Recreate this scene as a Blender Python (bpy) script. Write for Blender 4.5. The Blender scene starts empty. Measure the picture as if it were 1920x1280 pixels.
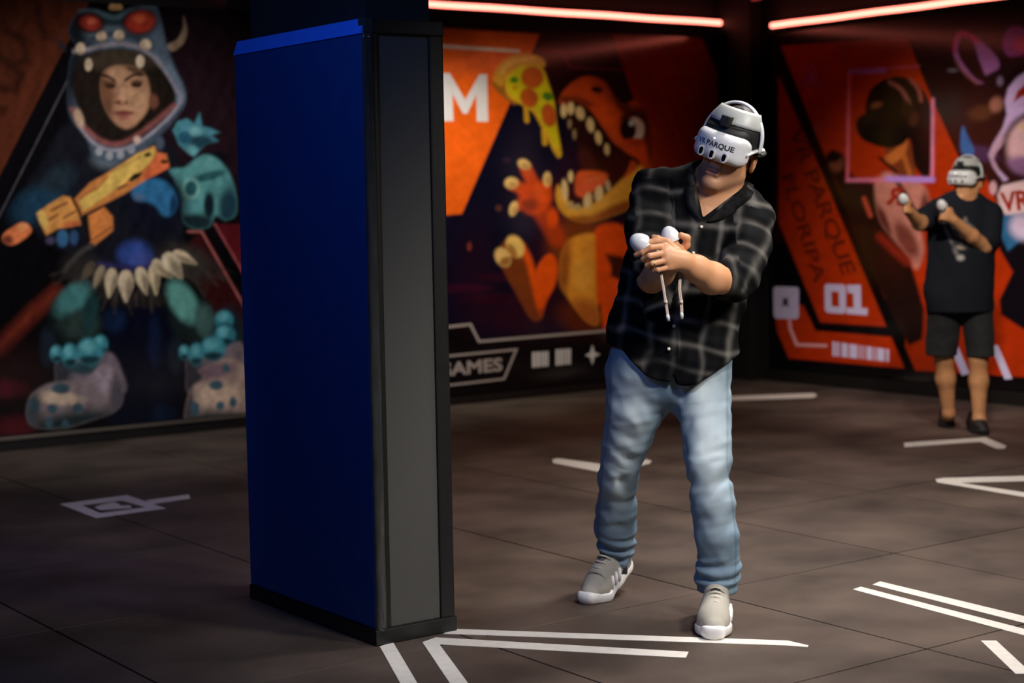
import bpy, bmesh, math, random
import numpy as np
from mathutils import Matrix, Vector

SC = bpy.context.scene
COL = SC.collection
random.seed(4)
np.random.seed(4)

# ------------------------------------------------------------------ camera
FPX, CAM_H = 3175.0, 1.386            # focal length in pixels of a 1920 wide frame, lens height
_y, _p, _r = math.radians(36.198), math.radians(4.702), math.radians(-1.0227)
FW = np.array([math.sin(_y)*math.cos(_p), math.cos(_y)*math.cos(_p), -math.sin(_p)])
RT = np.array([math.cos(_y), -math.sin(_y), 0.0])
UP = np.cross(RT, FW)
RT, UP = math.cos(_r)*RT + math.sin(_r)*UP, -math.sin(_r)*RT + math.cos(_r)*UP
EYE = np.array([0, 0, CAM_H])
RH = np.array([math.cos(_y), -math.sin(_y), 0.0])     # level right and level forward, used to pose figures
FH = np.array([math.sin(_y), math.cos(_y), 0.0])
ZU = np.array([0, 0, 1.0])
cam_d = bpy.data.cameras.new('camera')
cam = bpy.data.objects.new('camera', cam_d)
COL.objects.link(cam)
cam_d.sensor_width = 36.0
cam_d.lens = FPX / 1920 * 36.0
cam_d.clip_start, cam_d.clip_end = 0.05, 60
cam_d.dof.use_dof = True
cam_d.dof.focus_distance = 5.45
cam_d.dof.aperture_fstop = 2.2
cam.matrix_world = Matrix(((RT[0], UP[0], -FW[0], 0), (RT[1], UP[1], -FW[1], 0), (RT[2], UP[2], -FW[2], CAM_H), (0, 0, 0, 1)))
SC.camera = cam

def ray(x, y): return (x-960)/FPX*RT - (y-640)/FPX*UP + FW
def on_floor(x, y, z=0.0):
    d = ray(x, y); return EYE + d*(z-CAM_H)/d[2]
def on_back(x, y, Y):
    d = ray(x, y); return EYE + d*Y/d[1]
def on_right(x, y, X):
    d = ray(x, y); return EYE + d*X/d[0]
def P(x, y, D): return EYE + ray(x, y)*D
def project(p):
    q = np.asarray(p, float) - EYE; z = q@FW
    return 960 + FPX*(q@RT)/z, 640 - FPX*(q@UP)/z

# ------------------------------------------------------------------ world, lamps, exposure
w = bpy.data.worlds.new('dark_room'); SC.world = w; w.use_nodes = True
w.node_tree.nodes['Background'].inputs[0].default_value = (0.55, 0.6, 0.8, 1)
w.node_tree.nodes['Background'].inputs[1].default_value = 0.0025
SC.view_settings.view_transform = 'Standard'; SC.view_settings.look = 'None'
SC.view_settings.gamma = 1.0; SC.view_settings.use_curve_mapping = False
SC.view_settings.exposure = 0.0

def lamp(name, kind, loc, to, power, color, size=0.1, cone=100, blend=0.6):
    d = bpy.data.lights.new(name, kind); d.energy = power; d.color = color
    if kind == 'SPOT':
        d.spot_size = math.radians(cone); d.spot_blend = blend; d.shadow_soft_size = size
    elif kind == 'AREA': d.shape = 'DISK'; d.size = size
    else: d.shadow_soft_size = size
    o = bpy.data.objects.new(name, d); COL.objects.link(o); o.location = loc
    v = Vector(to) - Vector(loc); o.rotation_euler = v.to_track_quat('-Z', 'Y').to_euler()
    return o
WARM = (1.0, 0.86, 0.70)
# ceiling spots of the hall
lamp('ceiling_spot_key', 'SPOT', (4.3, 1.4, 2.9), (3.75, 4.25, 0.70), 400, (1.0, 0.94, 0.86), 0.30, 50, 1.0)
lamp('ceiling_spot_front', 'SPOT', (3.0, 1.9, 2.9), (3.75, 3.95, 0.0), 260, (1.0, 0.95, 0.90), 0.25, 60, 1.0)
lamp('ceiling_spot_over_player', 'SPOT', (4.6, 3.9, 2.95), (4.5, 4.0, 0.0), 340, (1.0, 0.92, 0.85), 0.22, 92, 1.0)
lamp('ceiling_spot_hall_middle', 'SPOT', (5.9, 5.4, 2.95), (5.8, 5.6, 0.0), 320, (1.0, 0.90, 0.83), 0.22, 98, 1.0)
lamp('ceiling_spot_far_player', 'SPOT', (5.7, 4.4, 2.9), (8.0, 6.4, 0.8), 420, (1.0, 0.88, 0.74), 0.10, 34, 0.9)
lamp('ceiling_spot_right_wall', 'SPOT', (6.9, 7.3, 2.9), (9.1, 7.4, 0.50), 215, (1.0, 0.90, 0.84), 0.10, 74, 1.0)
lamp('ceiling_spot_back_wall', 'SPOT', (5.6, 8.3, 2.9), (6.4, 9.6, 1.3), 125, (1.0, 0.93, 0.82), 0.10, 62, 0.9)
lamp('ceiling_spot_dinosaur', 'SPOT', (6.7, 7.7, 2.9), (7.1, 9.6, 0.75), 110, (1.0, 0.87, 0.68), 0.10, 80, 1.0)
lamp('ceiling_spot_left_wall', 'SPOT', (3.6, 7.2, 2.9), (4.2, 9.6, 0.7), 190, (1.0, 0.96, 0.92), 0.12, 78, 0.9)
# violet-blue stage lamp on the left side of the hall
lamp('blue_stage_lamp', 'SPOT', (1.25, 3.6, 2.75), (2.9, 4.7, 1.2), 54, (0.17, 0.34, 1.0), 0.08, 120, 0.7)
lamp('violet_stage_lamp', 'SPOT', (1.9, 5.6, 2.8), (3.0, 6.6, 0.0), 62, (0.58, 0.52, 1.0), 0.10, 62, 1.0)
# ------------------------------------------------------------------ helpers
def lin(c):
    c = np.asarray(c, float)/255.0
    return np.where(c <= 0.04045, c/12.92, ((c+0.055)/1.055)**2.4)

def mat(name, rgb, rough=0.6, metal=0.0, spec=0.5, noise=0.0, scale=40.0, bump=0.0, emit=None, estr=0.0, sheen=0.0, coat=0.0):
    """procedural material: base colour with noise variation and fine relief (rgb in 0..255)"""
    m = bpy.data.materials.new(name); m.use_nodes = True
    nt = m.node_tree; b = nt.nodes['Principled BSDF']
    L = tuple(lin(rgb)) + (1,)
    b.inputs['Base Color'].default_value = L
    b.inputs['Roughness'].default_value = rough
    b.inputs['Metallic'].default_value = metal
    b.inputs['Specular IOR Level'].default_value = spec
    b.inputs['Sheen Weight'].default_value = sheen
    b.inputs['Coat Weight'].default_value = coat
    if noise or bump:
        tc = nt.nodes.new('ShaderNodeTexCoord'); n = nt.nodes.new('ShaderNodeTexNoise')
        n.inputs['Scale'].default_value = scale; n.inputs['Detail'].default_value = 5
        nt.links.new(tc.outputs['Object'], n.inputs['Vector'])
        if noise:
            r = nt.nodes.new('ShaderNodeValToRGB')
            r.color_ramp.elements[0].position = 0.3; r.color_ramp.elements[1].position = 0.7
            r.color_ramp.elements[0].color = tuple(x*(1-noise) for x in L[:3]) + (1,)
            r.color_ramp.elements[1].color = tuple(min(1, x*(1+noise)) for x in L[:3]) + (1,)
            nt.links.new(n.outputs['Fac'], r.inputs['Fac']); nt.links.new(r.outputs['Color'], b.inputs['Base Color'])
        if bump:
            bp = nt.nodes.new('ShaderNodeBump'); bp.inputs['Strength'].default_value = bump; bp.inputs['Distance'].default_value = 0.004
            nt.links.new(n.outputs['Fac'], bp.inputs['Height']); nt.links.new(bp.outputs['Normal'], b.inputs['Normal'])
    if emit is not None:
        b.inputs['Emission Color'].default_value = tuple(emit) + (1,); b.inputs['Emission Strength'].default_value = estr
    return m

def vcol_mat(name, rough=0.5, spec=0.4, bump=0.0, scale=300.0):
    """material whose colour is the printed colour attribute 'print'"""
    m = bpy.data.materials.new(name); m.use_nodes = True; nt = m.node_tree; b = nt.nodes['Principled BSDF']
    a = nt.nodes.new('ShaderNodeAttribute'); a.attribute_name = 'print'
    nt.links.new(a.outputs['Color'], b.inputs['Base Color'])
    b.inputs['Roughness'].default_value = rough; b.inputs['Specular IOR Level'].default_value = spec
    if bump:
        tc = nt.nodes.new('ShaderNodeTexCoord'); n = nt.nodes.new('ShaderNodeTexNoise'); n.inputs['Scale'].default_value = scale
        nt.links.new(tc.outputs['Object'], n.inputs['Vector'])
        bp = nt.nodes.new('ShaderNodeBump'); bp.inputs['Strength'].default_value = bump; bp.inputs['Distance'].default_value = 0.002
        nt.links.new(n.outputs['Fac'], bp.inputs['Height']); nt.links.new(bp.outputs['Normal'], b.inputs['Normal'])
    return m

def tag(o, label=None, cat=None, group=None, kind=None):
    if label: o['label'] = label
    if cat: o['category'] = cat
    if group: o['group'] = group
    if kind: o['kind'] = kind
    return o

def link(o, parent=None):
    COL.objects.link(o)
    if parent is not None: o.parent = parent
    return o

def empty(name, loc=(0, 0, 0), mw=None):
    o = bpy.data.objects.new(name, None); o.empty_display_size = 0.1; COL.objects.link(o)
    if mw is not None: o.matrix_world = mw
    else: o.location = loc
    return o

def mesh_obj(name, verts, faces, m, parent=None, smooth=False):
    me = bpy.data.meshes.new(name)
    me.from_pydata([tuple(map(float, v)) for v in verts], [], [tuple(map(int, f)) for f in faces]); me.update()
    if m: me.materials.append(m)
    if smooth: me.polygons.foreach_set('use_smooth', [True]*len(me.polygons))
    return link(bpy.data.objects.new(name, me), parent)

def fast_mesh(name, V, Q, m, parent=None, smooth=True):
    """numpy quads to object"""
    me = bpy.data.meshes.new(name)
    me.vertices.add(len(V)); me.vertices.foreach_set('co', np.ascontiguousarray(V, np.float32).ravel())
    n = Q.shape[1]
    me.loops.add(len(Q)*n); me.loops.foreach_set('vertex_index', np.ascontiguousarray(Q, np.int32).ravel())
    me.polygons.add(len(Q)); me.polygons.foreach_set('loop_start', np.arange(0, len(Q)*n, n, dtype=np.int32))
    me.polygons.foreach_set('use_smooth', np.full(len(Q), smooth, bool))
    me.update(calc_edges=True); me.validate()
    if m: me.materials.append(m)
    return link(bpy.data.objects.new(name, me), parent)

def set_print(o, cols, name='print'):
    a = o.data.attributes.new(name, 'FLOAT_COLOR', 'POINT')
    c = np.ones((len(o.data.vertices), 4), np.float32); c[:, :3] = cols
    a.data.foreach_set('color', c.ravel())

def box_data(lo, hi, bev=0.0):
    bm = bmesh.new(); bmesh.ops.create_cube(bm, size=1.0)
    lo, hi = Vector(lo), Vector(hi)
    for v in bm.verts: v.co = Vector(((lo[i]+hi[i])/2 + v.co[i]*(hi[i]-lo[i])) for i in range(3))
    if bev: bmesh.ops.bevel(bm, geom=list(bm.edges), offset=bev, segments=2, profile=0.6, affect='EDGES')
    return bm

def bm_obj(name, bm, m, parent=None, smooth=False):
    me = bpy.data.meshes.new(name); bm.to_mesh(me); bm.free()
    if m: me.materials.append(m)
    if smooth: me.polygons.foreach_set('use_smooth', [True]*len(me.polygons))
    return link(bpy.data.objects.new(name, me), parent)

def box(name, lo, hi, m, parent=None, bev=0.0): return bm_obj(name, box_data(lo, hi, bev), m, parent)

def prism(name, pts, normal, thick, m, parent=None):
    """planar outline given as 3-D points, extruded along normal by thick"""
    pts = [np.asarray(p, float) for p in pts]; n = len(pts); nv = np.asarray(normal, float)*thick
    V = pts + [p+nv for p in pts]
    F = [tuple(range(n))[::-1], tuple(range(n, 2*n))] + [(i, (i+1) % n, n+(i+1) % n, n+i) for i in range(n)]
    o = mesh_obj(name, V, F, m, parent)
    bm = bmesh.new(); bm.from_mesh(o.data); bmesh.ops.triangulate(bm, faces=[f for f in bm.faces if len(f.verts) > 4])
    bmesh.ops.recalc_face_normals(bm, faces=bm.faces); bm.to_mesh(o.data); bm.free()
    return o

def tube(name, pts, rad, m, parent=None, seg=8, flat=1.0):
    """tube along a polyline; rad a number or one per point"""
    pts = np.asarray(pts, float); n = len(pts)
    r = np.full(n, rad) if np.isscalar(rad) else np.asarray(rad, float)
    T = np.gradient(pts, axis=0); T /= np.linalg.norm(T, axis=1)[:, None] + 1e-9
    a = np.array([0, 0, 1.0]) if abs(T[0][2]) < 0.9 else np.array([1.0, 0, 0])
    V = []
    for i in range(n):
        b = np.cross(T[i], a); b /= np.linalg.norm(b); c = np.cross(b, T[i]); a = c
        for k in range(seg):
            t = 2*math.pi*k/seg
            V.append(pts[i] + r[i]*(math.cos(t)*b + flat*math.sin(t)*c))
    F = [(i*seg+k, i*seg+(k+1) % seg, (i+1)*seg+(k+1) % seg, (i+1)*seg+k) for i in range(n-1) for k in range(seg)]
    F += [tuple(range(seg))[::-1], tuple(range((n-1)*seg, n*seg))]
    return mesh_obj(name, V, F, m, parent, True)

def catmull(pts, per=6, closed=True):
    p = np.asarray(pts, float); n = len(p); out = []
    for i in range(n if closed else n-1):
        if closed: a, b, c, d = p[i-1], p[i], p[(i+1) % n], p[(i+2) % n]
        else: a, b, c, d = p[max(i-1, 0)], p[i], p[i+1], p[min(i+2, n-1)]
        for k in range(per):
            t = k/per
            out.append(0.5*((2*b)+(c-a)*t+(2*a-5*b+4*c-d)*t*t+(3*b-3*c+d-a)*t**3))
    if not closed: out.append(p[-1])
    return np.array(out)

def text_mesh(s, bold=0.0, shear=0.0, spacing=1.0):
    """2-D lettering (verts, faces) with cap height 1, origin at baseline left"""
    c = bpy.data.curves.new('lettering', 'FONT'); c.body = s; c.offset = bold; c.shear = shear; c.space_character = spacing
    c.resolution_u = 4
    o = bpy.data.objects.new('lettering', c); COL.objects.link(o)
    dg = bpy.context.evaluated_depsgraph_get(); dg.update()
    me = bpy.data.meshes.new_from_object(o.evaluated_get(dg))
    V = np.array([v.co[:] for v in me.vertices]); F = [tuple(p.vertices) for p in me.polygons]
    bpy.data.objects.remove(o); bpy.data.meshes.remove(me); bpy.data.curves.remove(c)
    V[:, 0] -= V[:, 0].min(); V /= 0.73
    return V, F

def text_on(name, s, p0, p1, up, height, nrm, m, parent=None, bold=0.02, shear=0.0, mirror=False):
    """lettering laid on a plane from p0 to p1 along the baseline, cap height in metres"""
    V, F = text_mesh(s, bold, shear)
    p0, p1, up, nrm = map(np.asarray, (p0, p1, up, nrm))
    wd = V[:, 0].max(); x = V[:, 0]/wd
    if mirror: x = 1-x
    W = p0 + x[:, None]*(p1-p0) + V[:, 1:2]*height*up + nrm*0.0015
    return mesh_obj(name, W, F, m, parent)

# ---- implicit surfaces: smooth unions of tapered limbs, meshed with surface nets
class Field:
    def __init__(s, lo, hi, h):
        s.lo = np.asarray(lo, float); s.h = h
        s.n = np.maximum(np.ceil((np.asarray(hi, float)-s.lo)/h).astype(int)+1, 4)
        s.d = np.full(s.n, 0.5, np.float32)
    def window(s, lo, hi):
        a = np.clip(np.floor((np.asarray(lo)-s.lo)/s.h).astype(int), 0, s.n)
        b = np.clip(np.ceil((np.asarray(hi)-s.lo)/s.h).astype(int)+1, 0, s.n)
        if np.any(b <= a): return None, None
        ax = [(s.lo[i]+s.h*np.arange(a[i], b[i])).astype(np.float32) for i in range(3)]
        G = np.meshgrid(*ax, indexing='ij')
        return (slice(a[0], b[0]), slice(a[1], b[1]), slice(a[2], b[2])), np.stack(G, -1)
    def mix(s, fn, lo, hi, k=0.02, op='add'):
        pad = k+3*s.h
        sl, p = s.window(np.asarray(lo)-pad, np.asarray(hi)+pad)
        if sl is None: return
        v = fn(p).astype(np.float32); d = s.d[sl]
        if op == 'add':
            if k > 0:
                q = np.clip(0.5+0.5*(d-v)/k, 0, 1); s.d[sl] = d+(v-d)*q-k*q*(1-q)
            else: s.d[sl] = np.minimum(d, v)
        elif op == 'sub':
            v = -v
            if k > 0:
                q = np.clip(0.5-0.5*(d-v)/k, 0, 1); s.d[sl] = d+(v-d)*q+k*q*(1-q)
            else: s.d[sl] = np.maximum(d, v)
    def cone(s, a, b, ra, rb, k=0.02, flat=None, op='add'):
        """tapered capsule; flat=(unit vector, factor) squashes it along that direction"""
        a = np.asarray(a, np.float32); b = np.asarray(b, np.float32); R = max(ra, rb)*(max(1, flat[1]) if flat else 1)
        def fn(p):
            q = p-a; ab = b-a
            fac = 1.0
            t = np.clip((q@ab)/max(float(ab@ab), 1e-9), 0, 1)
            e = q-t[..., None]*ab
            if flat:
                n = np.asarray(flat[0], np.float32); e = e+((e@n)*(1/flat[1]-1))[..., None]*n; fac = min(1.0, flat[1])
            return (np.sqrt((e*e).sum(-1))-(ra+(rb-ra)*t))*fac
        s.mix(fn, np.minimum(a, b)-R, np.maximum(a, b)+R, k, op)
    def chain(s, pts, rads, k=0.02, flat=None):
        for i in range(len(pts)-1): s.cone(pts[i], pts[i+1], rads[i], rads[i+1], k, flat)
    def ell(s, c, r, M=None, k=0.02, op='add'):
        """ellipsoid, M columns = its axes"""
        c = np.asarray(c, np.float32); r = np.asarray(r, np.float32); M = np.eye(3) if M is None else np.asarray(M)
        Mf = M.astype(np.float32)
        def fn(p):
            q = (p-c)@Mf; k0 = np.sqrt(((q/r)**2).sum(-1)); k1 = np.sqrt(((q/(r*r))**2).sum(-1))
            return k0*(k0-1)/np.maximum(k1, 1e-6)
        R = np.abs(M)@r
        s.mix(fn, c-R, c+R, k, op)
    def rbox(s, c, hf, rad, M=None, k=0.0, op='add', bend=0.0):
        """rounded box; bend curves it backwards (local +y) with x squared"""
        c = np.asarray(c, np.float32); hf = np.asarray(hf, np.float32); M = np.eye(3) if M is None else np.asarray(M)
        Mf = M.astype(np.float32)
        def fn(p):
            q = (p-c)@Mf
            if bend: q = q.copy(); q[..., 1] -= bend*q[..., 0]**2
            e = np.abs(q)-(hf-rad)
            return np.sqrt((np.maximum(e, 0)**2).sum(-1))+np.minimum(e.max(-1), 0)-rad
        R = np.abs(M)@(hf+np.array([0, abs(bend)*float(hf[0])**2*1.2, 0]))
        s.mix(fn, c-R, c+R, k, op)
    def disp(s, fn):
        """add a displacement where the surface is near"""
        idx = np.argwhere(np.abs(s.d) < 0.03)
        p = s.lo+idx*s.h
        s.d[idx[:, 0], idx[:, 1], idx[:, 2]] += fn(p).astype(np.float32)
    def mesh(s, name, m, parent=None, relax=1):
        V, Q = nets(s.d, s.lo, s.h)
        if relax: V = relax_mesh(V, Q, relax)
        return fast_mesh(name, V, Q, m, parent), V

def nets(d, lo, h):
    d = d.copy(); d[0] = d[-1] = 0.5; d[:, 0] = d[:, -1] = 0.5; d[:, :, 0] = d[:, :, -1] = 0.5
    ins = d < 0; n = d.shape
    c = np.zeros((n[0]-1, n[1]-1, n[2]-1), np.int8)
    for i in (0, 1):
        for j in (0, 1):
            for k in (0, 1): c += ins[i:n[0]-1+i, j:n[1]-1+j, k:n[2]-1+k]
    cells = np.argwhere((c > 0) & (c < 8))
    ids = np.full(c.shape, -1, np.int32); ids[cells[:, 0], cells[:, 1], cells[:, 2]] = np.arange(len(cells))
    acc = np.zeros((len(cells), 3)); cnt = np.zeros(len(cells))
    C = [(i, j, k) for i in (0, 1) for j in (0, 1) for k in (0, 1)]
    val = {q: d[cells[:, 0]+q[0], cells[:, 1]+q[1], cells[:, 2]+q[2]] for q in C}
    for q in C:
        for a in range(3):
            if q[a] == 0:
                q2 = list(q); q2[a] = 1; q2 = tuple(q2); A, B = val[q], val[q2]
                hit = (A < 0) != (B < 0); t = np.where(hit, A/np.where(hit, A-B, 1), 0)
                e = np.array(q, float)[None, :].repeat(len(cells), 0); e[:, a] = t
                acc += e*hit[:, None]; cnt += hit
    V = np.asarray(lo)+h*(cells+acc/cnt[:, None])
    Q = []
    for a in range(3):
        sl0 = [slice(None)]*3; sl1 = [slice(None)]*3
        sl0[a] = slice(0, n[a]-1); sl1[a] = slice(1, n[a])
        A = ins[tuple(sl0)]; B = ins[tuple(sl1)]
        e = np.argwhere(A != B)
        u, v = [(1, 2), (2, 0), (0, 1)][a]
        o = np.zeros((4, 3), int); o[1][u] = -1; o[2][u] = -1; o[2][v] = -1; o[3][v] = -1
        ok = (e[:, u] > 0) & (e[:, v] > 0) & (e[:, u] < n[u]-1) & (e[:, v] < n[v]-1); e = e[ok]
        f = np.stack([ids[tuple((e+o[i]).T)] for i in range(4)], 1)
        fl = ~A[tuple(e.T)]
        f[fl] = f[fl][:, ::-1]
        Q.append(f)
    return V, np.concatenate(Q)

def relax_mesh(V, Q, it=1):
    for _ in range(it):
        S = np.zeros_like(V); N = np.zeros(len(V))
        for i in range(4):
            j = (i+1) % 4
            np.add.at(S, Q[:, i], V[Q[:, j]]); np.add.at(N, Q[:, i], 1)
            np.add.at(S, Q[:, j], V[Q[:, i]]); np.add.at(N, Q[:, j], 1)
        V = V*0.45+0.55*S/N[:, None]
    return V

def waves(p, freq, seed, octs=5):
    """cheap smooth pseudo noise: sum of warped sines"""
    r = np.random.RandomState(seed); out = 0
    for _ in range(octs):
        k = r.normal(size=3); k *= freq*(0.6+0.9*r.rand())/np.linalg.norm(k)
        k2 = r.normal(size=3); k2 *= freq*0.7/np.linalg.norm(k2)
        out = out+np.sin(p@k+1.3*np.sin(p@k2+r.rand()*6)+r.rand()*6)
    return out/octs

def rot(axis, deg):
    return np.array(Matrix.Rotation(math.radians(deg), 3, axis))

def frame_matrix(M, c):
    return Matrix(((M[0][0], M[0][1], M[0][2], c[0]), (M[1][0], M[1][1], M[1][2], c[1]), (M[2][0], M[2][1], M[2][2], c[2]), (0, 0, 0, 1)))
# ------------------------------------------------------------------ the room shell
YB, XR = 9.60, 9.16                    # back wall plane, right wall plane
M_wall = mat('black_wall_paint', (17, 14, 15), 0.7, noise=0.25, scale=6, bump=0.05)
M_ceil = mat('black_ceiling_paint', (14, 13, 13), 0.85, noise=0.2, scale=4)
M_sub = mat('dark_subfloor', (9, 8, 8), 0.9, noise=0.2, scale=30)
M_skirt = mat('black_skirting', (20, 18, 18), 0.45, noise=0.15, scale=20)
M_alu = mat('brushed_metal_edge', (150, 140, 132), 0.35, metal=0.8, noise=0.15, scale=60)

def structure(o): o['kind'] = 'structure'; return o
structure(box('wall_back', (0.4, YB, -0.04), (XR+0.15, YB+0.15, 3.05), M_wall))
structure(box('wall_right', (XR, 2.0, -0.04), (XR+0.15, YB, 3.05), M_wall))
structure(box('ceiling', (0.4, 0.5, 3.05), (XR+0.15, YB+0.15, 3.2), M_ceil))
floor = structure(box('floor', (0.4, 0.5, -0.06), (XR, YB, -0.022), M_sub))
structure(box('baseboard_back', (0.4, YB-0.02, 0.0), (XR-0.25, YB, 0.055), M_skirt, bev=0.004))
structure(box('baseboard_right', (XR-0.02, 2.0, 0.0), (XR, YB-0.32, 0.09), M_skirt, bev=0.004))
structure(box('trim_1', (XR-0.13, YB-0.34, 0.0), (XR, YB, 3.05), M_wall, bev=0.006))   # black boxed-in corner post
structure(box('trim_2', (3.0, YB-0.032, 0.062), (5.1, YB-0.012, 0.085), M_alu, bev=0.003)) # metal edge under the left mural

# rubber floor tiles, one metre square, laid with open joints
M_tile = bpy.data.materials.new('speckled_rubber'); M_tile.use_nodes = True
nt = M_tile.node_tree; b = nt.nodes['Principled BSDF']; b.inputs['Roughness'].default_value = 0.62; b.inputs['Specular IOR Level'].default_value = 0.35
geo = nt.nodes.new('ShaderNodeNewGeometry'); oi = nt.nodes.new('ShaderNodeObjectInfo')
n1 = nt.nodes.new('ShaderNodeTexNoise'); n1.inputs['Scale'].default_value = 2.2; n1.inputs['Detail'].default_value = 4
n2 = nt.nodes.new('ShaderNodeTexNoise'); n2.inputs['Scale'].default_value = 260; n2.inputs['Detail'].default_value = 2
nt.links.new(geo.outputs['Position'], n1.inputs['Vector']); nt.links.new(geo.outputs['Position'], n2.inputs['Vector'])
r1 = nt.nodes.new('ShaderNodeValToRGB'); r1.color_ramp.elements[0].position = 0.30; r1.color_ramp.elements[1].position = 0.72
r1.color_ramp.elements[0].color = tuple(lin((56, 47, 41)))+(1,); r1.color_ramp.elements[1].color = tuple(lin((97, 83, 74)))+(1,)
nt.links.new(n1.outputs['Fac'], r1.inputs['Fac'])
mul = nt.nodes.new('ShaderNodeMath'); mul.operation = 'MULTIPLY_ADD'; mul.inputs[1].default_value = 0.9; mul.inputs[2].default_value = 0.50
nt.links.new(n2.outputs['Fac'], mul.inputs[0])
ml2 = nt.nodes.new('ShaderNodeMath'); ml2.operation = 'MULTIPLY_ADD'; ml2.inputs[1].default_value = 0.22; ml2.inputs[2].default_value = 0.88
nt.links.new(oi.outputs['Random'], ml2.inputs[0])
ml3 = nt.nodes.new('ShaderNodeMath'); ml3.operation = 'MULTIPLY'; nt.links.new(mul.outputs[0], ml3.inputs[0]); nt.links.new(ml2.outputs[0], ml3.inputs[1])
mx = nt.nodes.new('ShaderNodeVectorMath'); mx.operation = 'SCALE'
nt.links.new(r1.outputs['Color'], mx.inputs[0]); nt.links.new(ml3.outputs[0], mx.inputs['Scale']); nt.links.new(mx.outputs[0], b.inputs['Base Color'])
bp = nt.nodes.new('ShaderNodeBump'); bp.inputs['Strength'].default_value = 0.25; bp.inputs['Distance'].default_value = 0.002
nt.links.new(n2.outputs['Fac'], bp.inputs['Height']); nt.links.new(bp.outputs['Normal'], b.inputs['Normal'])

XJ, YJ = 4.02, 4.37                     # one joint in each direction
tile_bm = box_data((-0.4965, -0.4965, -0.022), (0.4965, 0.4965, 0.0), 0.003)
tile_me = bpy.data.meshes.new('rubber_tile'); tile_bm.to_mesh(tile_me); tile_bm.free(); tile_me.materials.append(M_tile)
edge_me = {}
for i in range(-3, 6):
    for j in range(-3, 6):
        x0, x1, y0, y1 = XJ+i, min(XJ+i+1, XR-0.002), YJ+j, min(YJ+j+1, YB-0.002)
        if x1-x0 < 0.05 or y1-y0 < 0.05: continue
        if x1-x0 > 0.99 and y1-y0 > 0.99: o = bpy.data.objects.new('rubber_tile', tile_me)
        else:
            key = (round(x1-x0, 3), round(y1-y0, 3))
            if key not in edge_me:
                hx, hy = (x1-x0)/2-0.0035, (y1-y0)/2-0.0035
                bm = box_data((-hx, -hy, -0.022), (hx, hy, 0.0), 0.003); me = bpy.data.meshes.new('rubber_tile'); bm.to_mesh(me); bm.free()
                me.materials.append(M_tile); edge_me[key] = me
            o = bpy.data.objects.new('rubber_tile', edge_me[key])
        link(o, floor); o.location = ((x0+x1)/2, (y0+y1)/2, 0)

# ------------------------------------------------------------------ printed wall graphics
class Art:
    """airbrush on a grid of wall points; shapes are drawn in the artwork's layout units"""
    def __init__(s, W, gain, bg):
        s.W = W; x, y = project(W.reshape(-1, 3)); s.x, s.y = x, y; s.gain = gain
        s.c = np.tile(lin(bg)*gain, (len(x), 1)); s.last = None
    def lay(s, a, col, clip=None):
        if clip is not None: a = a*clip
        t = lin(col)*s.gain; t = t*min(1.0, 0.92/max(t.max(), 1e-6))
        s.c += (t-s.c)*a[:, None]
        return a
    def pdist(s, pts, idx):
        p = np.asarray(pts, float); x, y = s.x[idx], s.y[idx]
        d = np.full(len(x), 1e9); sg = np.zeros(len(x), bool)
        for i in range(len(p)):
            a, b = p[i], p[(i+1) % len(p)]; e = b-a; L = e@e
            if L < 1e-9: continue
            t = np.clip(((x-a[0])*e[0]+(y-a[1])*e[1])/L, 0, 1)
            d = np.minimum(d, (x-a[0]-t*e[0])**2+(y-a[1]-t*e[1])**2)
            cr = (a[1] > y) != (b[1] > y)
            with np.errstate(divide='ignore', invalid='ignore'):
                sg ^= cr & (x < (b[0]-a[0])*(y-a[1])/(b[1]-a[1]+1e-12)+a[0])
        return np.where(sg, -1, 1)*np.sqrt(d)
    def near(s, pts, pad):
        p = np.asarray(pts, float); lo = p.min(0)-pad; hi = p.max(0)+pad
        return np.nonzero((s.x > lo[0]) & (s.x < hi[0]) & (s.y > lo[1]) & (s.y < hi[1]))[0]
    def poly(s, pts, col, soft=2.0, smooth=False, clip=None, op=1.0):
        if smooth: pts = catmull(pts, 5)
        idx = s.near(pts, soft+2); a = np.zeros(len(s.x))
        if len(idx): a[idx] = np.clip(0.5-s.pdist(pts, idx)/soft, 0, 1)*op
        return s.lay(a, col, clip)
    def line(s, pts, wd, col, soft=2.0, smooth=False, clip=None, op=1.0, closed=False):
        p = np.asarray(pts, float)
        if smooth: p = catmull(p, 6, closed)
        if closed: p = np.vstack([p, p[:1]])
        idx = s.near(p, wd+soft+2); a = np.zeros(len(s.x))
        if len(idx):
            x, y = s.x[idx], s.y[idx]; d = np.full(len(x), 1e9)
            for i in range(len(p)-1):
                e = p[i+1]-p[i]; t = np.clip(((x-p[i][0])*e[0]+(y-p[i][1])*e[1])/max(e@e, 1e-9), 0, 1)
                d = np.minimum(d, (x-p[i][0]-t*e[0])**2+(y-p[i][1]-t*e[1])**2)
            a[idx] = np.clip(0.5-(np.sqrt(d)-wd/2)/soft, 0, 1)*op
        return s.lay(a, col, clip)
    def blob(s, cx, cy, rx, ry, col, ang=0, edge=0.35, clip=None, op=1.0):
        t = math.radians(ang); dx, dy = s.x-cx, s.y-cy
        u = (dx*math.cos(t)+dy*math.sin(t))/rx; v = (-dx*math.sin(t)+dy*math.cos(t))/ry
        r = np.sqrt(u*u+v*v); a = np.clip((1+edge/2-r)/max(edge, 1e-3), 0, 1)
        return s.lay(a*a*(3-2*a)*op, col, clip)

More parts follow.
